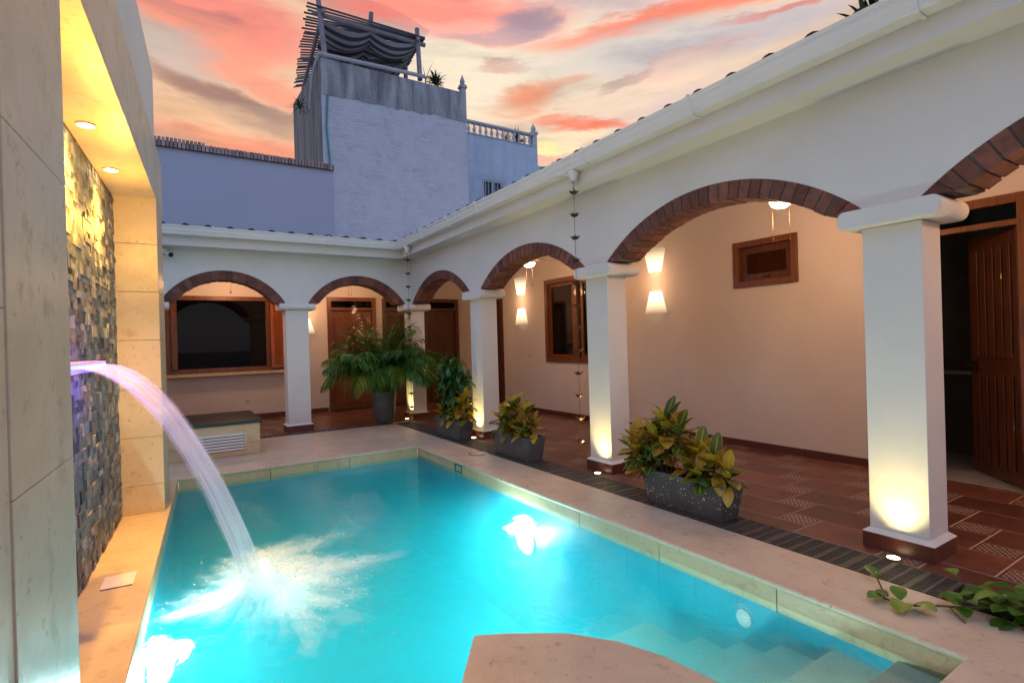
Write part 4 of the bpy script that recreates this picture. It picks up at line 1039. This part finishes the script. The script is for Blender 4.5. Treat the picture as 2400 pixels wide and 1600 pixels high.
# bench
bn = thing('bench', 'low stone bench with black top and white vent beside the far deck', 'bench', (.3, 8.8, 0))
q = M(); q.box(-.85, 1.045, 8.205, 9.40, .16, .42); q.cur = 0; q.box(-.85, 1.045, 8.2055, 9.40, .002, .157); build(q, 'base', TRAV, bn, bevel=.003)
q = M(); q.box(-.87, 1.07, 8.17, 9.43, .421, .475)
build(q, 'cover', pbr('black_cover', (.012, .012, .013), .35, bump=.25, bscale=6), bn, bevel=.012)
q = M(); q.box(.28, .86, 8.199, 8.2045, .065, .305)
for k in range(6):
    z = .08+k*.039; q.hexa([(.30, 8.180, z), (.84, 8.180, z), (.84, 8.186, z), (.30, 8.186, z), (.30, 8.192, z+.026), (.84, 8.192, z+.026), (.84, 8.198, z+.026), (.30, 8.198, z+.026)])
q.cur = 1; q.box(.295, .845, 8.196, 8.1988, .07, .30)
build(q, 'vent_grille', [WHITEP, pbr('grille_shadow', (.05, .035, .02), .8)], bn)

# ================================================================== PLANTS
def leaf(q, base, d, up, L, Wd, bend=.3, fold=.25, r=None, nseg=6, shape='oval', wav=0.0):
    d = Vector(d).normalized(); side = d.cross(Vector(up)).normalized()
    if side.length < .5: side = Vector((1, 0, 0))
    nup = side.cross(d).normalized(); pos = Vector(base); cur = d.copy(); rows = []
    r = random.random() if r is None else r
    for k in range(nseg+1):
        t = k/nseg
        if shape == 'oval': wd = Wd*(math.sin(math.pi*min(1, t*.93+.035))**.75)
        elif shape == 'blade': wd = Wd*(1-t)**.6*min(1, t*6+.3)
        elif shape == 'heart': wd = Wd*(math.sin(math.pi*min(1, (1-t)**.75*.80+.0)))**.8*1.0 if t < 1 else 0
        wd = max(wd, .0004)
        wz = wav*math.sin(t*14+r*20)*wd
        rows.append((q.p(pos-side*wd/2+nup*(fold*wd/2+wz)), q.p(pos), q.p(pos+side*wd/2+nup*(fold*wd/2-wz)), t))
        cur = (Matrix.Rotation(-bend/nseg, 3, side) @ cur).normalized(); nup = side.cross(cur).normalized()
        pos = pos+cur*(L/nseg)
    for A_, B_ in zip(rows, rows[1:]):
        q.face([A_[0], A_[1], B_[1], B_[0]], [(0, A_[3]), (.5, A_[3]), (.5, B_[3]), (0, B_[3])], r)
        q.face([A_[1], A_[2], B_[2], B_[1]], [(.5, A_[3]), (1, A_[3]), (1, B_[3]), (.5, B_[3])], r)
def croton(root_loc, heads, label, group, lean=1.0, seed=1):
    rs = random.getstate(); random.seed(seed)
    t_ = thing('croton_plant', label, 'plant', root_loc, 0, group)
    st_ = M(); lv = M()
    for (hx_, hy_, hz_, n, L) in heads:
        st_.tube([(hx_*.3, hy_*.3, 0), (hx_*.8, hy_*.8, hz_*.6), (hx_, hy_, hz_)], [.008, .007, .004], 6)
        n = int(n*.75)
        for k in range(n):
            t = k/n; a = k*2.4+random.uniform(-.3, .3)
            el_ = R(78)*(1-t)-R(25)*t+random.uniform(-.15, .15)
            zz = hz_-t*min(hz_*.8, .20)
            dv = Vector((math.cos(a)*math.cos(el_), math.sin(a)*math.cos(el_), math.sin(el_)))
            base = Vector((hx_, hy_, zz))+Vector((dv.x, dv.y, 0))*.012
            rnd_ = random.random()
            if t < .4: rnd_ = random.choice((.2, .4, .5, .82, .8, .85, .75, .88))
            elif t > .7: rnd_ = random.choice((.05, .15, .3, .62, .97, .9, .93, .86))
            leaf(lv, base, dv, (0, 0, 1), L*random.uniform(.95, 1.3), L*random.uniform(.54, .70), bend=random.uniform(.2, .9), fold=.18, r=rnd_, nseg=7, wav=.05)
    st_.build('stem', STEM, t_); lv.build('leaves', CROT, t_, smooth=True, recalc=False)
    random.setstate(rs); return t_
def planter(loc, L, Wd, Hh, label, m_, gp, tp=.045):
    t_ = thing('planter_box', label, 'planter', loc, 0, gp)
    q = M(); w0, w1 = Wd/2-tp*.6, Wd/2; l0, l1 = L/2-tp, L/2
    th_ = .022
    o_ = [(-w0, -l0, 0), (w0, -l0, 0), (w0, l0, 0), (-w0, l0, 0)]; tpp = [(-w1, -l1, Hh), (w1, -l1, Hh), (w1, l1, Hh), (-w1, l1, Hh)]
    inn = [(x*(1-th_/abs(x)), y*(1-th_/abs(y)), Hh) for x, y, _ in tpp]; ind = [(x, y, Hh-.06) for x, y, _ in inn]
    I = [q.p(v) for v in o_+tpp+inn+ind]
    q.face([3, 2, 1, 0])
    for k in range(4):
        k2 = (k+1) % 4
        q.face([k, k2, 4+k2, 4+k]); q.face([4+k, 4+k2, 8+k2, 8+k]); q.face([8+k, 8+k2, 12+k2, 12+k])
    q.build('box', m_, t_, bevel=.004)
    q = M(); q.quad(*[(x*.99, y*.99, Hh-.04) for x, y, _ in ind]); q.build('soil', SOIL, t_)
    return t_
GPN = 'grey rectangular planters beside the pool'
planter((3.665, 3.03, 0), .84, .27, .285, 'dark white-speckled rectangular planter between the two nearest columns', PLS, GPN)
planter((3.68, 5.70, 0), .86, .25, .285, 'plain grey rectangular planter with one wide croton, middle of the three', PLM, GPN)
planter((3.68, 7.50, 0), .84, .25, .285, 'plain grey rectangular planter holding a tall leafy plant, farthest of the three', PLM, GPN)
CG = 'croton plants in the planters'
croton((3.665, 3.28, .25), [(-.02, .10, .34, 24, .18), (.02, .0, .46, 26, .19), (.03, -.14, .40, 22, .18), (-.08, .26, .20, 22, .17), (-.08, .06, .20, 20, .16), (-.02, .34, .30, 18, .16), (-.10, .16, .08, 16, .16), (.06, .14, .30, 16, .17)], 'tall yellow-veined croton at the far end of the speckled planter', CG, seed=3)
croton((3.665, 2.83, .25), [(-.03, -.08, .22, 22, .17), (.02, .10, .26, 22, .17), (-.04, -.20, .12, 18, .15), (.03, .24, .16, 16, .16), (-.09, .02, .10, 18, .16)], 'shorter yellow and orange croton at the near end of the speckled planter', CG, seed=5)
croton((3.68, 5.72, .25), [(-.03, .20, .28, 22, .18), (.0, .02, .38, 26, .19), (.02, -.20, .30, 22, .18), (-.06, -.30, .14, 16, .16), (-.05, .10, .14, 18, .16), (-.04, .32, .18, 14, .16), (-.07, -.12, .12, 16, .16), (.03, -.36, .20, 12, .16)], 'bushy yellow and green croton in the middle planter', CG, seed=9)
croton((3.68, 7.36, .25), [(-.03, .30, .16, 18, .16), (-.04, .05, .26, 20, .17), (.0, -.18, .34, 22, .19), (-.03, -.34, .18, 20, .17), (-.05, .42, .12, 16, .15), (-.06, -.05, .12, 18, .16)], 'low dark red and green croton in the farthest planter', CG, seed=12)
# tall leafy plant
tall = thing('leafy_plant', 'tall green plant with hanging oval leaves rising behind the croton in the farthest planter', 'plant', (3.70, 7.55, .25))
q = M(); lv = M(); random.seed(21)
for k in range(13):
    x, y = random.uniform(-.12, .10), random.uniform(-.30, .30); hh = random.uniform(.6, 1.05) if k else 1.08
    tx, ty = x*1.8+random.uniform(-.04, .04), y*.7+random.uniform(-.05, .05)
    q.tube([(x*.3, y*.4, 0), (x, y, hh*.5), (tx, ty, hh)], [.008, .006, .003], 5)
    for j in range(44):
        t = random.uniform(.18, 1); bx = Vector((x, y, hh*.5)).lerp(Vector((tx, ty, hh)), max(0, t*2-1)) if t > .5 else Vector((x*.3, y*.4, 0)).lerp(Vector((x, y, hh*.5)), t*2)
        a = random.uniform(0, 6.28); e_ = random.uniform(-.9, .5)
        leaf(lv, bx, (math.cos(a)*math.cos(e_), math.sin(a)*math.cos(e_), math.sin(e_)), (0, 0, 1), random.uniform(.13, .23), random.uniform(.045, .075), bend=random.uniform(.5, 1.4), fold=.3, nseg=5)
q.build('stem', STEM, tall); lv.build('leaves', GREEN, tall, smooth=True, recalc=False)
# big pot and palm
pot = thing('plant_pot', 'tall tapered grey stone pot holding the palm beside the corner column', 'pot', (3.36, 9.74, 0))
q = M(); q.lathe([(.15, 0), (.165, .02), (.195, .22), (.215, .42), (.225, .55), (.222, .60), (.20, .605), (.195, .56), (.18, .54)], 28); q.build('vessel', PLM, pot, smooth=True)
q = M(); q.lathe([(.19, .548), (.001, .555)], 24, cap=False); q.build('soil', SOIL, pot)
palm = thing('palm_plant', 'big feathery green palm in the tall grey pot', 'palm', (3.36, 9.74, .55))
random.seed(33)
fronds = []
st_ = M()
NF = 76
for k in range(NF):
    q = M()
    a = k*2.399+random.uniform(-.25, .25); inner = k/NF
    e0 = R(89)-inner*R(22)+random.uniform(-.06, .06); L = random.uniform(1.35, 1.6)*(1.0-.16*inner)
    if k in (50, 55): L *= 1.35
    droop = .7+1.9*inner+random.uniform(-.25, .35)
    pos = Vector((math.cos(a)*.09*inner, math.sin(a)*.09*inner, .0)); pts = [pos.copy()]; el_ = e0; n = 16
    for j in range(n):
        el_ = e0-droop*((j/n)**1.25); pos = pos+Vector((math.cos(a)*math.cos(el_), math.sin(a)*math.cos(el_), math.sin(el_)))*(L/n); pts.append(pos.copy())
    q.tube(pts, [.008-.006*i/n for i in range(n+1)], 5, r=.7)
    shade_ = random.random()
    for j in range(5, n+1):
        for sub in range(3):
            fr_ = j-.333*sub; i0 = int(math.floor(fr_)); i0 = min(i0, n-1); tt = fr_-i0
            p_ = pts[i0].lerp(pts[i0+1], tt) if i0 < n else pts[n]
            d_ = (pts[min(i0+1, n)]-pts[max(i0-1, 0)]).normalized(); s_ = d_.cross(Vector((0, 0, 1))).normalized()
            u_ = (fr_-4)/(n-4); ll = (.34*math.sin(math.pi*min(1, .20+u_*.72))+.07)*random.uniform(.85, 1.1)
            for sg_ in (1, -1):
                dv = (d_*.70+s_*sg_*.80+Vector((0, 0, .10-.55*random.random()))).normalized()
                leaf(q, p_, dv, (0, 0, 1), ll, .030, bend=random.uniform(.4, 1.3), fold=.2, r=min(1, max(0, shade_*.75+random.uniform(0, .25))), nseg=3, shape='blade')
    q.build('frond', PALM, palm, recalc=False)
# vine and planting bed
bed = M(); bed.box(XD+.001, XF-.001, -.9, 1.02, -.06, -.02); struct(bed.build('planting_bed', SOIL))
vine = thing('pothos_vine', 'trailing green heart-leaved vine creeping along the deck edge in the near right corner', 'vine', (3.4, 1.1, 0))
vp = [(3.402, 1.505, .035), (3.30, 1.43, .012), (3.207, 1.384, .012), (3.20, 1.312, .012), (3.24, 1.25, .015), (3.298, 1.2, .02), (3.345, 1.12, .03), (3.42, 1.04, .04), (3.48, .92, .06), (3.50, .75, .05), (3.52, .5, .05), (3.55, .2, .04)]
q = M(); q.tube(vp, .005, 6); q.tube([(3.33, 1.14, .03), (3.28, 1.08, .01), (3.26, 1.05, .005)], .003, 5); q.tube([(3.42, 1.04, .04), (3.55, 1.15, .09), (3.60, 1.2, .10)], .003, 5)
build(q, 'stem', STEM, vine)
random.seed(4); lv = M()
def hl(p, dv, L, r=None): leaf(lv, p, dv, (0, 0, 1), L, L*.78, bend=random.uniform(.3, .9), fold=.35, r=r, nseg=7, shape='oval')
for (p, dv, L) in (((3.402, 1.505, .035), (.3, .5, .3), .09), ((3.21, 1.385, .02), (-.5, .2, .15), .10), ((3.215, 1.37, .02), (.2, .6, .2), .08), ((3.215, 1.29, .02), (-.6, -.1, .25), .13), ((3.23, 1.26, .02), (-.2, -.7, .3), .12), ((3.21, 1.31, .03), (.5, .3, .4), .10), ((3.35, 1.12, .04), (.7, .5, .3), .12), ((3.36, 1.10, .05), (-.3, -.4, .6), .11), ((3.40, 1.06, .06), (.2, -.5, .8), .12), ((3.6, 1.2, .10), (.5, .5, .1), .10), ((3.36, 1.10, .03), (-.5, -.3, .2), .10)):
    hl(p, dv, L, random.uniform(.2, 1))
for k in range(130):
    y = random.uniform(-.3, 1.02) if k < 60 else random.uniform(.55, 1.08); x = random.uniform(3.44, 3.80) if k < 60 else random.uniform(3.40, 3.72); a = random.uniform(0, 6.28)
    hl((x, y, random.uniform(-.01, .10)), (math.cos(a), math.sin(a), random.uniform(.1, .7)), random.uniform(.08, .13), random.random()*.8)
build(lv, 'leaves', VINE, vine, smooth=True, recalc=False)

# ================================================================== BUILDINGS BEYOND THE ROOFS
def stained(name, base, stain, zlo, crack=True, tint=None):
    m_, t, out = mat(name)
    co = t.n('ShaderNodeTexCoord').outputs['Object']
    n1 = t.noise(t.mapping(co, (1, 1, .18)), 2.4, 7, .65, .4); n2 = t.noise(co, 3.2, 6, .6, .3)
    nc = t.noise(t.mapping(co, (.42, .42, 4.6)), 2.6, 8, .66, .9)
    c = t.ramp(n2, [(.3, tuple(x*.90 for x in base)), (.7, base)])
    if crack:
        ln = t.ramp(nc, [(.478, (0, 0, 0)), (.494, (1, 1, 1)), (.506, (1, 1, 1)), (.522, (0, 0, 0))]); gate = t.ramp(t.noise(co, 1.7, 4, .6), [(.47, (0, 0, 0)), (.56, (1, 1, 1))])
        fac = t.math('MULTIPLY', t.n('ShaderNodeSeparateColor', i={0: t.mix(1.0, ln, gate, 'MULTIPLY')}).outputs[0], .75)
        c = t.mix(t.math('MULTIPLY', fac, .7), c, (.17, .17, .20))
    if stain:
        c = t.mix(t.math('MULTIPLY', t.n('ShaderNodeSeparateColor', i={0: t.ramp(n1, [(.38, (0, 0, 0)), (.62, (1, 1, 1))])}).outputs[0], .85), c, stain)
    p = t.n('ShaderNodeBsdfPrincipled', i={'Base Color': c, 'Roughness': .85})
    b = t.n('ShaderNodeBump', i={'Height': t.math('ADD', nc, n2), 'Strength': .5, 'Distance': .06}); t.link(b.outputs[0], p.inputs['Normal'])
    t.link(p.outputs[0], out.inputs[0]); return m_
BW = pbr('painted_wall_blue', (.44, .48, .61), .8, var=.03, scale=.8)
nb = thing('neighbour_wall', 'plain bluish wall with striped brick coping rising behind the far roof on the left', 'wall', (1.5, 13.3, 3))
q = M(); q.box(-2.6, 3.46, 13.2, 13.6, .0, 5.66); build(q, 'wall', BW, nb)
q = M(); random.seed(3)
x = -2.6
while x < 3.44:
    q.box(x, x+.055, 13.14, 13.66, 5.662, 5.80+random.uniform(-.008, .008)+(.05 if x < .75 else 0)); x += .072
q.cur = 1; q.box(-2.6, 3.46, 13.155, 13.65, 5.661, 5.785)
build(q, 'coping', [pbr('coping_brick', (.42, .33, .33), .8, var=.2, rnd=.35), pbr('coping_joint', (.13, .06, .06), .9)], nb)
tw = thing('tower_building', 'tall weathered white block with dark stained parapet behind the far roof', 'building', (6.6, 17, 0))
TY = 17.0
TWM = stained('tower_paint', (.53, .56, .63), None, 0)
TST = stained('parapet_concrete', (.40, .42, .45), (.10, .11, .125), 0, False)
TSD = stained('side_concrete', (.26, .25, .25), (.09, .085, .08), 0, False)
q = M()
# jagged lower edge of the bare parapet
q.box(4.16, 9.2, TY, TY+.3, .0, 9.36); q.box(8.9, 9.2, TY+.3, TY+5, .0, 9.36); build(q, 'wall', TWM, tw)
q = M(); q.box(4.16, 9.16, TY+.02, TY+.28, 9.361, 10.33)
n = 90
for k in range(n):
    x0_, x1_ = 4.165+(9.155-4.165)*k/n, 4.165+(9.155-4.165)*(k+1)/n
    dz_ = .16+.10*noise.noise(Vector((x0_*1.3, 0, 0)))-.30*(x0_-6.5)/5*0+.06*noise.noise(Vector((x0_*6, 3, 0)))
    q.box(x0_, x1_-.0005, TY-.012, TY+.0195, 9.36-max(.02, dz_)+.12*((x0_-4.2)/5), 10.33)
build(q, 'parapet', TST, tw)
q = M(); q.hexa([(4.10, TY+.02, 0), (4.158, TY+.02, 0), (4.55, TY+5.2, 0), (4.35, TY+5.2, 0), (4.10, TY+.02, 10.2), (4.158, TY+.02, 10.2), (4.55, TY+5.2, 10.9), (4.35, TY+5.2, 10.9)]); build(q, 'side_wall', TSD, tw)
q = M(); q.tube([(4.08, TY-.04, 10.40), (5.9, TY-.04, 10.47), (7.6, TY-.04, 10.53)], .065, 10); q.tube([(4.10, TY, 10.38), (4.0, TY+.4, 9.9), (3.98, TY+.8, 9.0)], [.06, .05, .04], 8); build(q, 'rim_pipe', pbr('weathered_pipe', (.46, .47, .5), .7), tw)
q = M(); q.tube([(4.34, TY-.03, 9.2), (4.28, TY-.03, 8.2), (4.36, TY-.03, 7.0), (4.40, TY-.03, 6.2)], .028, 8); build(q, 'green_pipe', pbr('green_pipe', (.02, .28, .26), .5), tw)
def finial_post(q, x, y, z0, z1, w=.10):
    q.box(x-w, x+w, y-w, y+w, z0, z1); q.box(x-w*1.45, x+w*1.45, y-w*1.45, y+w*1.45, z1, z1+.06); q.box(x-w*1.2, x+w*1.2, y-w*1.2, y+w*1.2, z1+.06, z1+.12)
    q.lathe([(w*.5, z1+.12), (w*.9, z1+.18), (w*1.0, z1+.26), (w*.7, z1+.34), (w*.25, z1+.44), (.001, z1+.52)], 14, (x, y, 0), cap=False)
q = M(); finial_post(q, 9.12, TY+.10, 9.361, 10.52, .09); build(q, 'corner_post', stained('post_paint', (.46, .47, .48), (.2, .2, .2), 0, False), tw)
# shade pergola on the terrace
PG = thing('pergola', 'pole pergola with slatted roof and draped striped canvas on top of the tower', 'pergola', (6, 19, 10.4))
WP = pbr('bleached_pole', (.30, .29, .32), .8, var=.15, scale=5); WS = pbr('slat_wood', (.15, .15, .165), .8, var=.2, scale=6, rnd=.3)
ZR = 11.87
def Lf(v): return Vector((3.82+.71*v, 17.0+5.8*v, ZR))
def Rt(v): return Vector((7.66+.25*v, 17.0+2.4*v, ZR))
q_posts = [((4.34, TY+.12, 10.35), (4.18, TY+.12, 12.15)), ((7.50, TY+.12, 10.45), (7.44, TY+.12, 12.2)), ((4.75, 20.3, 9.6), (4.70, 20.3, ZR)), ((7.75, 19.0, 10.0), (7.75, 19.0, ZR)), ((6.0, 17.9, 11.6), (6.12, 17.9, 12.75))]
for a, b2 in q_posts:
    q = M(); q.tube([a, b2], [.085, .075], 10); build(q, 'post', WP, PG)
def beam(a, b2, r_=.07):
    q = M(); q.tube([a, b2], r_, 10); build(q, 'beam', WP, PG)
beam((4.0, TY+.2, ZR-.12), (7.75, TY+.2, ZR-.12), .075)
beam(Lf(0).lerp(Rt(0), .12)-Vector((0, .1, .12)), Lf(1).lerp(Rt(1), .08)-Vector((0, 0, .12)), .065)
beam(Lf(0).lerp(Rt(0), .93)-Vector((0, .1, .12)), Lf(1).lerp(Rt(1), .93)-Vector((0, 0, .12)), .06)
beam(Lf(.55).lerp(Rt(.55), .02)-Vector((0, 0, .12)), Lf(.55).lerp(Rt(.55), .98)-Vector((0, 0, .12)), .06)
NSL = 34
for k in range(NSL):
    v = k/(NSL-1)+random.uniform(-.005, .005); a = Lf(v)+Vector((random.uniform(-.06, .06), 0, 0)); b2 = Rt(v)+Vector((random.uniform(-.05, .05), 0, 0))
    q = M(); q.hexa([a, b2, b2+Vector((0, .045, 0)), a+Vector((0, .045, 0)), a+Vector((0, 0, .045)), b2+Vector((0, 0, .045)), b2+Vector((0, .045, .045)), a+Vector((0, .045, .045))]); build(q, 'slat', WS, PG)
m_, t, out = mat('striped_canvas')
uv = t.n('ShaderNodeUVMap').outputs[0]; vv = t.n('ShaderNodeSeparateXYZ', i={0: uv}).outputs[1]
c = t.mix(t.math('GREATER_THAN', t.math('FRACT', t.math('MULTIPLY', vv, 17.0)), .5), (.36, .36, .39), (.05, .06, .085))
p = t.n('ShaderNodeBsdfPrincipled', i={'Base Color': c, 'Roughness': .9}); t.link(p.outputs[0], out.inputs[0]); CANV = m_
q = M(); NU, NV = 44, 90; rows = []
for j in range(NV+1):
    v = j/NV; row = []
    for i in range(NU+1):
        u = i/NU; p_ = Lf(.06+v*.86).lerp(Rt(.06+v*.86), .13+.79*u)
        bay = abs(math.sin(math.pi*2*u))**.75
        fold_ = abs(math.sin(math.pi*3.2*v))
        row.append(q.p((p_.x, p_.y, ZR-.16-.34*bay*(.5+.5*fold_)-.16*fold_+.03*noise.noise(Vector((u*4, v*12, 0))))))
    rows.append(row)
for j in range(NV):
    for i in range(NU):
        v = j/NV; u = i/NU
        if (.20 < v < .27 and .12 < u < .46) or (.34 < v < .42 and .54 < u < .93) or (.50 < v < .55 and .2 < u < .42): continue
        q.face([rows[j][i], rows[j][i+1], rows[j+1][i+1], rows[j+1][i]], [(i/NU, j/NV), ((i+1)/NU, j/NV), ((i+1)/NU, (j+1)/NV), (i/NU, (j+1)/NV)], .5)
build(q, 'canvas', CANV, PG, smooth=True, recalc=False)
m_, t, out = mat('clear_roof_sheet'); tr = t.n('ShaderNodeBsdfTransparent', i={'Color': (.93, .91, .93, 1)}); gg = t.n('ShaderNodeBsdfGlossy', i={'Roughness': .2}); mx = t.n('ShaderNodeMixShader', i={0: .05, 1: tr.outputs[0], 2: gg.outputs[0]}); t.link(mx.outputs[0], out.inputs[0])
q = M(); rows = []
for i in range(21):
    u = i/20; x = 4.2+3.55*u; z = 12.02+.40*math.sin(math.pi*min(1, .03+u*.97))
    rows.append([q.p((x, TY-.25, z)), q.p((x+.05, TY+1.2, z+.15))])
for A_, B_ in zip(rows, rows[1:]): q.face([A_[0], B_[0], B_[1], A_[1]])
o_ = build(q, 'clear_sheet', m_, PG, smooth=True, recalc=False); sm = o_.modifiers.new('t', 'SOLIDIFY'); sm.thickness = .01
# balustrade house
bh = thing('balustrade_house', 'pale blue house with white balustrade and barred window right of the weathered tower', 'building', (12, 19, 0))
HM = stained('house_paint', (.48, .58, .70), (.36, .46, .58), 0, False)
q = M(); holed(q, 9.6, 13.72, 9.80, [(10.95, 11.90, 6.6, 8.05)], lambda u, v, z: (u, 19+v, z), .3); q.box(13.4, 13.72, 19.301, 23, 0, 9.8); q.box(13.72, 13.95, 19, 23, 0, 9.0); build(q, 'wall', HM, bh)
BAL = pbr('balustrade_paint', (.50, .53, .57), .7, var=.12, scale=6)
q = M(); q.box(9.7, 13.5, 18.93, 19.17, 10.26, 10.33); q.box(9.7, 13.5, 18.96, 19.14, 9.801, 9.83); build(q, 'handrail', BAL, bh)
for k in range(12):
    x = 10.38+k*.27
    q = M(); q.lathe([(.07, 9.831), (.07, 9.86), (.035, 9.89), (.06, 9.96), (.07, 10.02), (.05, 10.09), (.03, 10.15), (.045, 10.20), (.07, 10.22), (.07, 10.259)], 12, (x, 19.05, 0)); build(q, 'baluster', BAL, bh, smooth=True)
q = M(); finial_post(q, 13.60, 19.10, 9.801, 10.36, .11); build(q, 'end_post', BAL, bh)
q = M(); frame_x(q, 10.95, 11.90, 6.6, 8.05, .06, 19.02, 19.1); q.box(11.40, 11.46, 19.02, 19.1, 6.66, 7.99); win = build(q, 'window', BAL, bh)
q = M(); q.box(11.0, 11.86, 19.11, 19.12, 6.6, 8.0); lo = q.build('pane', pbr('dark_pane', (.01, .04, .07), .15), None); lo.parent = win; lo.location = -bh.location
q = M()
for k in range(9): q.tube([(10.80+k*.145, 18.80, 6.7), (10.80+k*.145, 18.80, 8.15)], .012, 6)
for z in (8.15, 7.3, 6.8): q.tube([(10.75, 18.98, z), (10.80, 18.80, z), (11.98, 18.80, z), (12.05, 18.98, z)], .012, 6)
lo = q.build('grille', BAL, None); lo.parent = win; lo.location = -bh.location
q = M(); q.hexa([(9.3, 18.2, 8.55), (9.75, 18.2, 8.88), (9.75, 18.6, 8.88), (9.3, 18.6, 8.55), (9.3, 18.2, 8.95), (9.80, 18.2, 8.90), (9.80, 18.6, 8.90), (9.3, 18.6, 8.95)]); 
aw = q.build('wall_vent', BLACK); tag(aw, 'small black hood sticking out at the right edge of the tower', 'vent')
# terrace plants
def spiky(loc, label, n, L, Wd, seed, m_=DKL, spread=1.0, zmin=.2):
    random.seed(seed); t_ = thing('terrace_plant', label, 'plant', loc, 0); q = M()
    for k in range(n):
        a = random.uniform(0, 6.28); e_ = random.uniform(zmin, 1.4)
        leaf(q, (random.uniform(-.05, .05)*spread, random.uniform(-.05, .05), random.uniform(0, .15)), (math.cos(a)*math.cos(e_)*spread, math.sin(a)*math.cos(e_), math.sin(e_)), (0, 0, 1), L*random.uniform(.6, 1.1), Wd, bend=random.uniform(.2, 1.0), nseg=5, shape='blade')
    q.build('leaves', m_, t_, recalc=False); q = M(); q.tube([(0, 0, -.15), (0, 0, .12)], .02, 6); q.build('stem', STEM, t_)
spiky((8.10, TY+.15, 10.45), 'dark bushy plant standing on the tower parapet left of its corner post', 90, .42, .075, 2)
spiky((7.72, TY+.15, 10.50), 'thin spiky plant leaning beside the right pergola pole', 8, .75, .03, 6)
spiky((13.05, 19.5, 10.05), 'dark leafy plant behind the right end of the balustrade', 70, .62, .07, 5, zmin=-.4)
spiky((12.45, 19.5, 9.95), 'thin plant behind the middle of the balustrade', 26, .62, .03, 8)
spiky((10.9, 19.5, 9.85), 'low plant behind the left balusters', 22, .3, .04, 11, zmin=-.2)
spiky((4.0, 19.3, 9.55), 'small spiky plant growing out of the tower side wall', 26, .45, .05, 15, zmin=-.5)
spiky((4.75, 2.02, 3.72), 'dark leafy plant growing on the roof above the near gutter', 60, .34, .06, 17, zmin=-.3)
spiky((4.72, 2.28, 3.66), 'tiny sprig on the roof beside the dark roof plant', 8, .22, .03, 19)
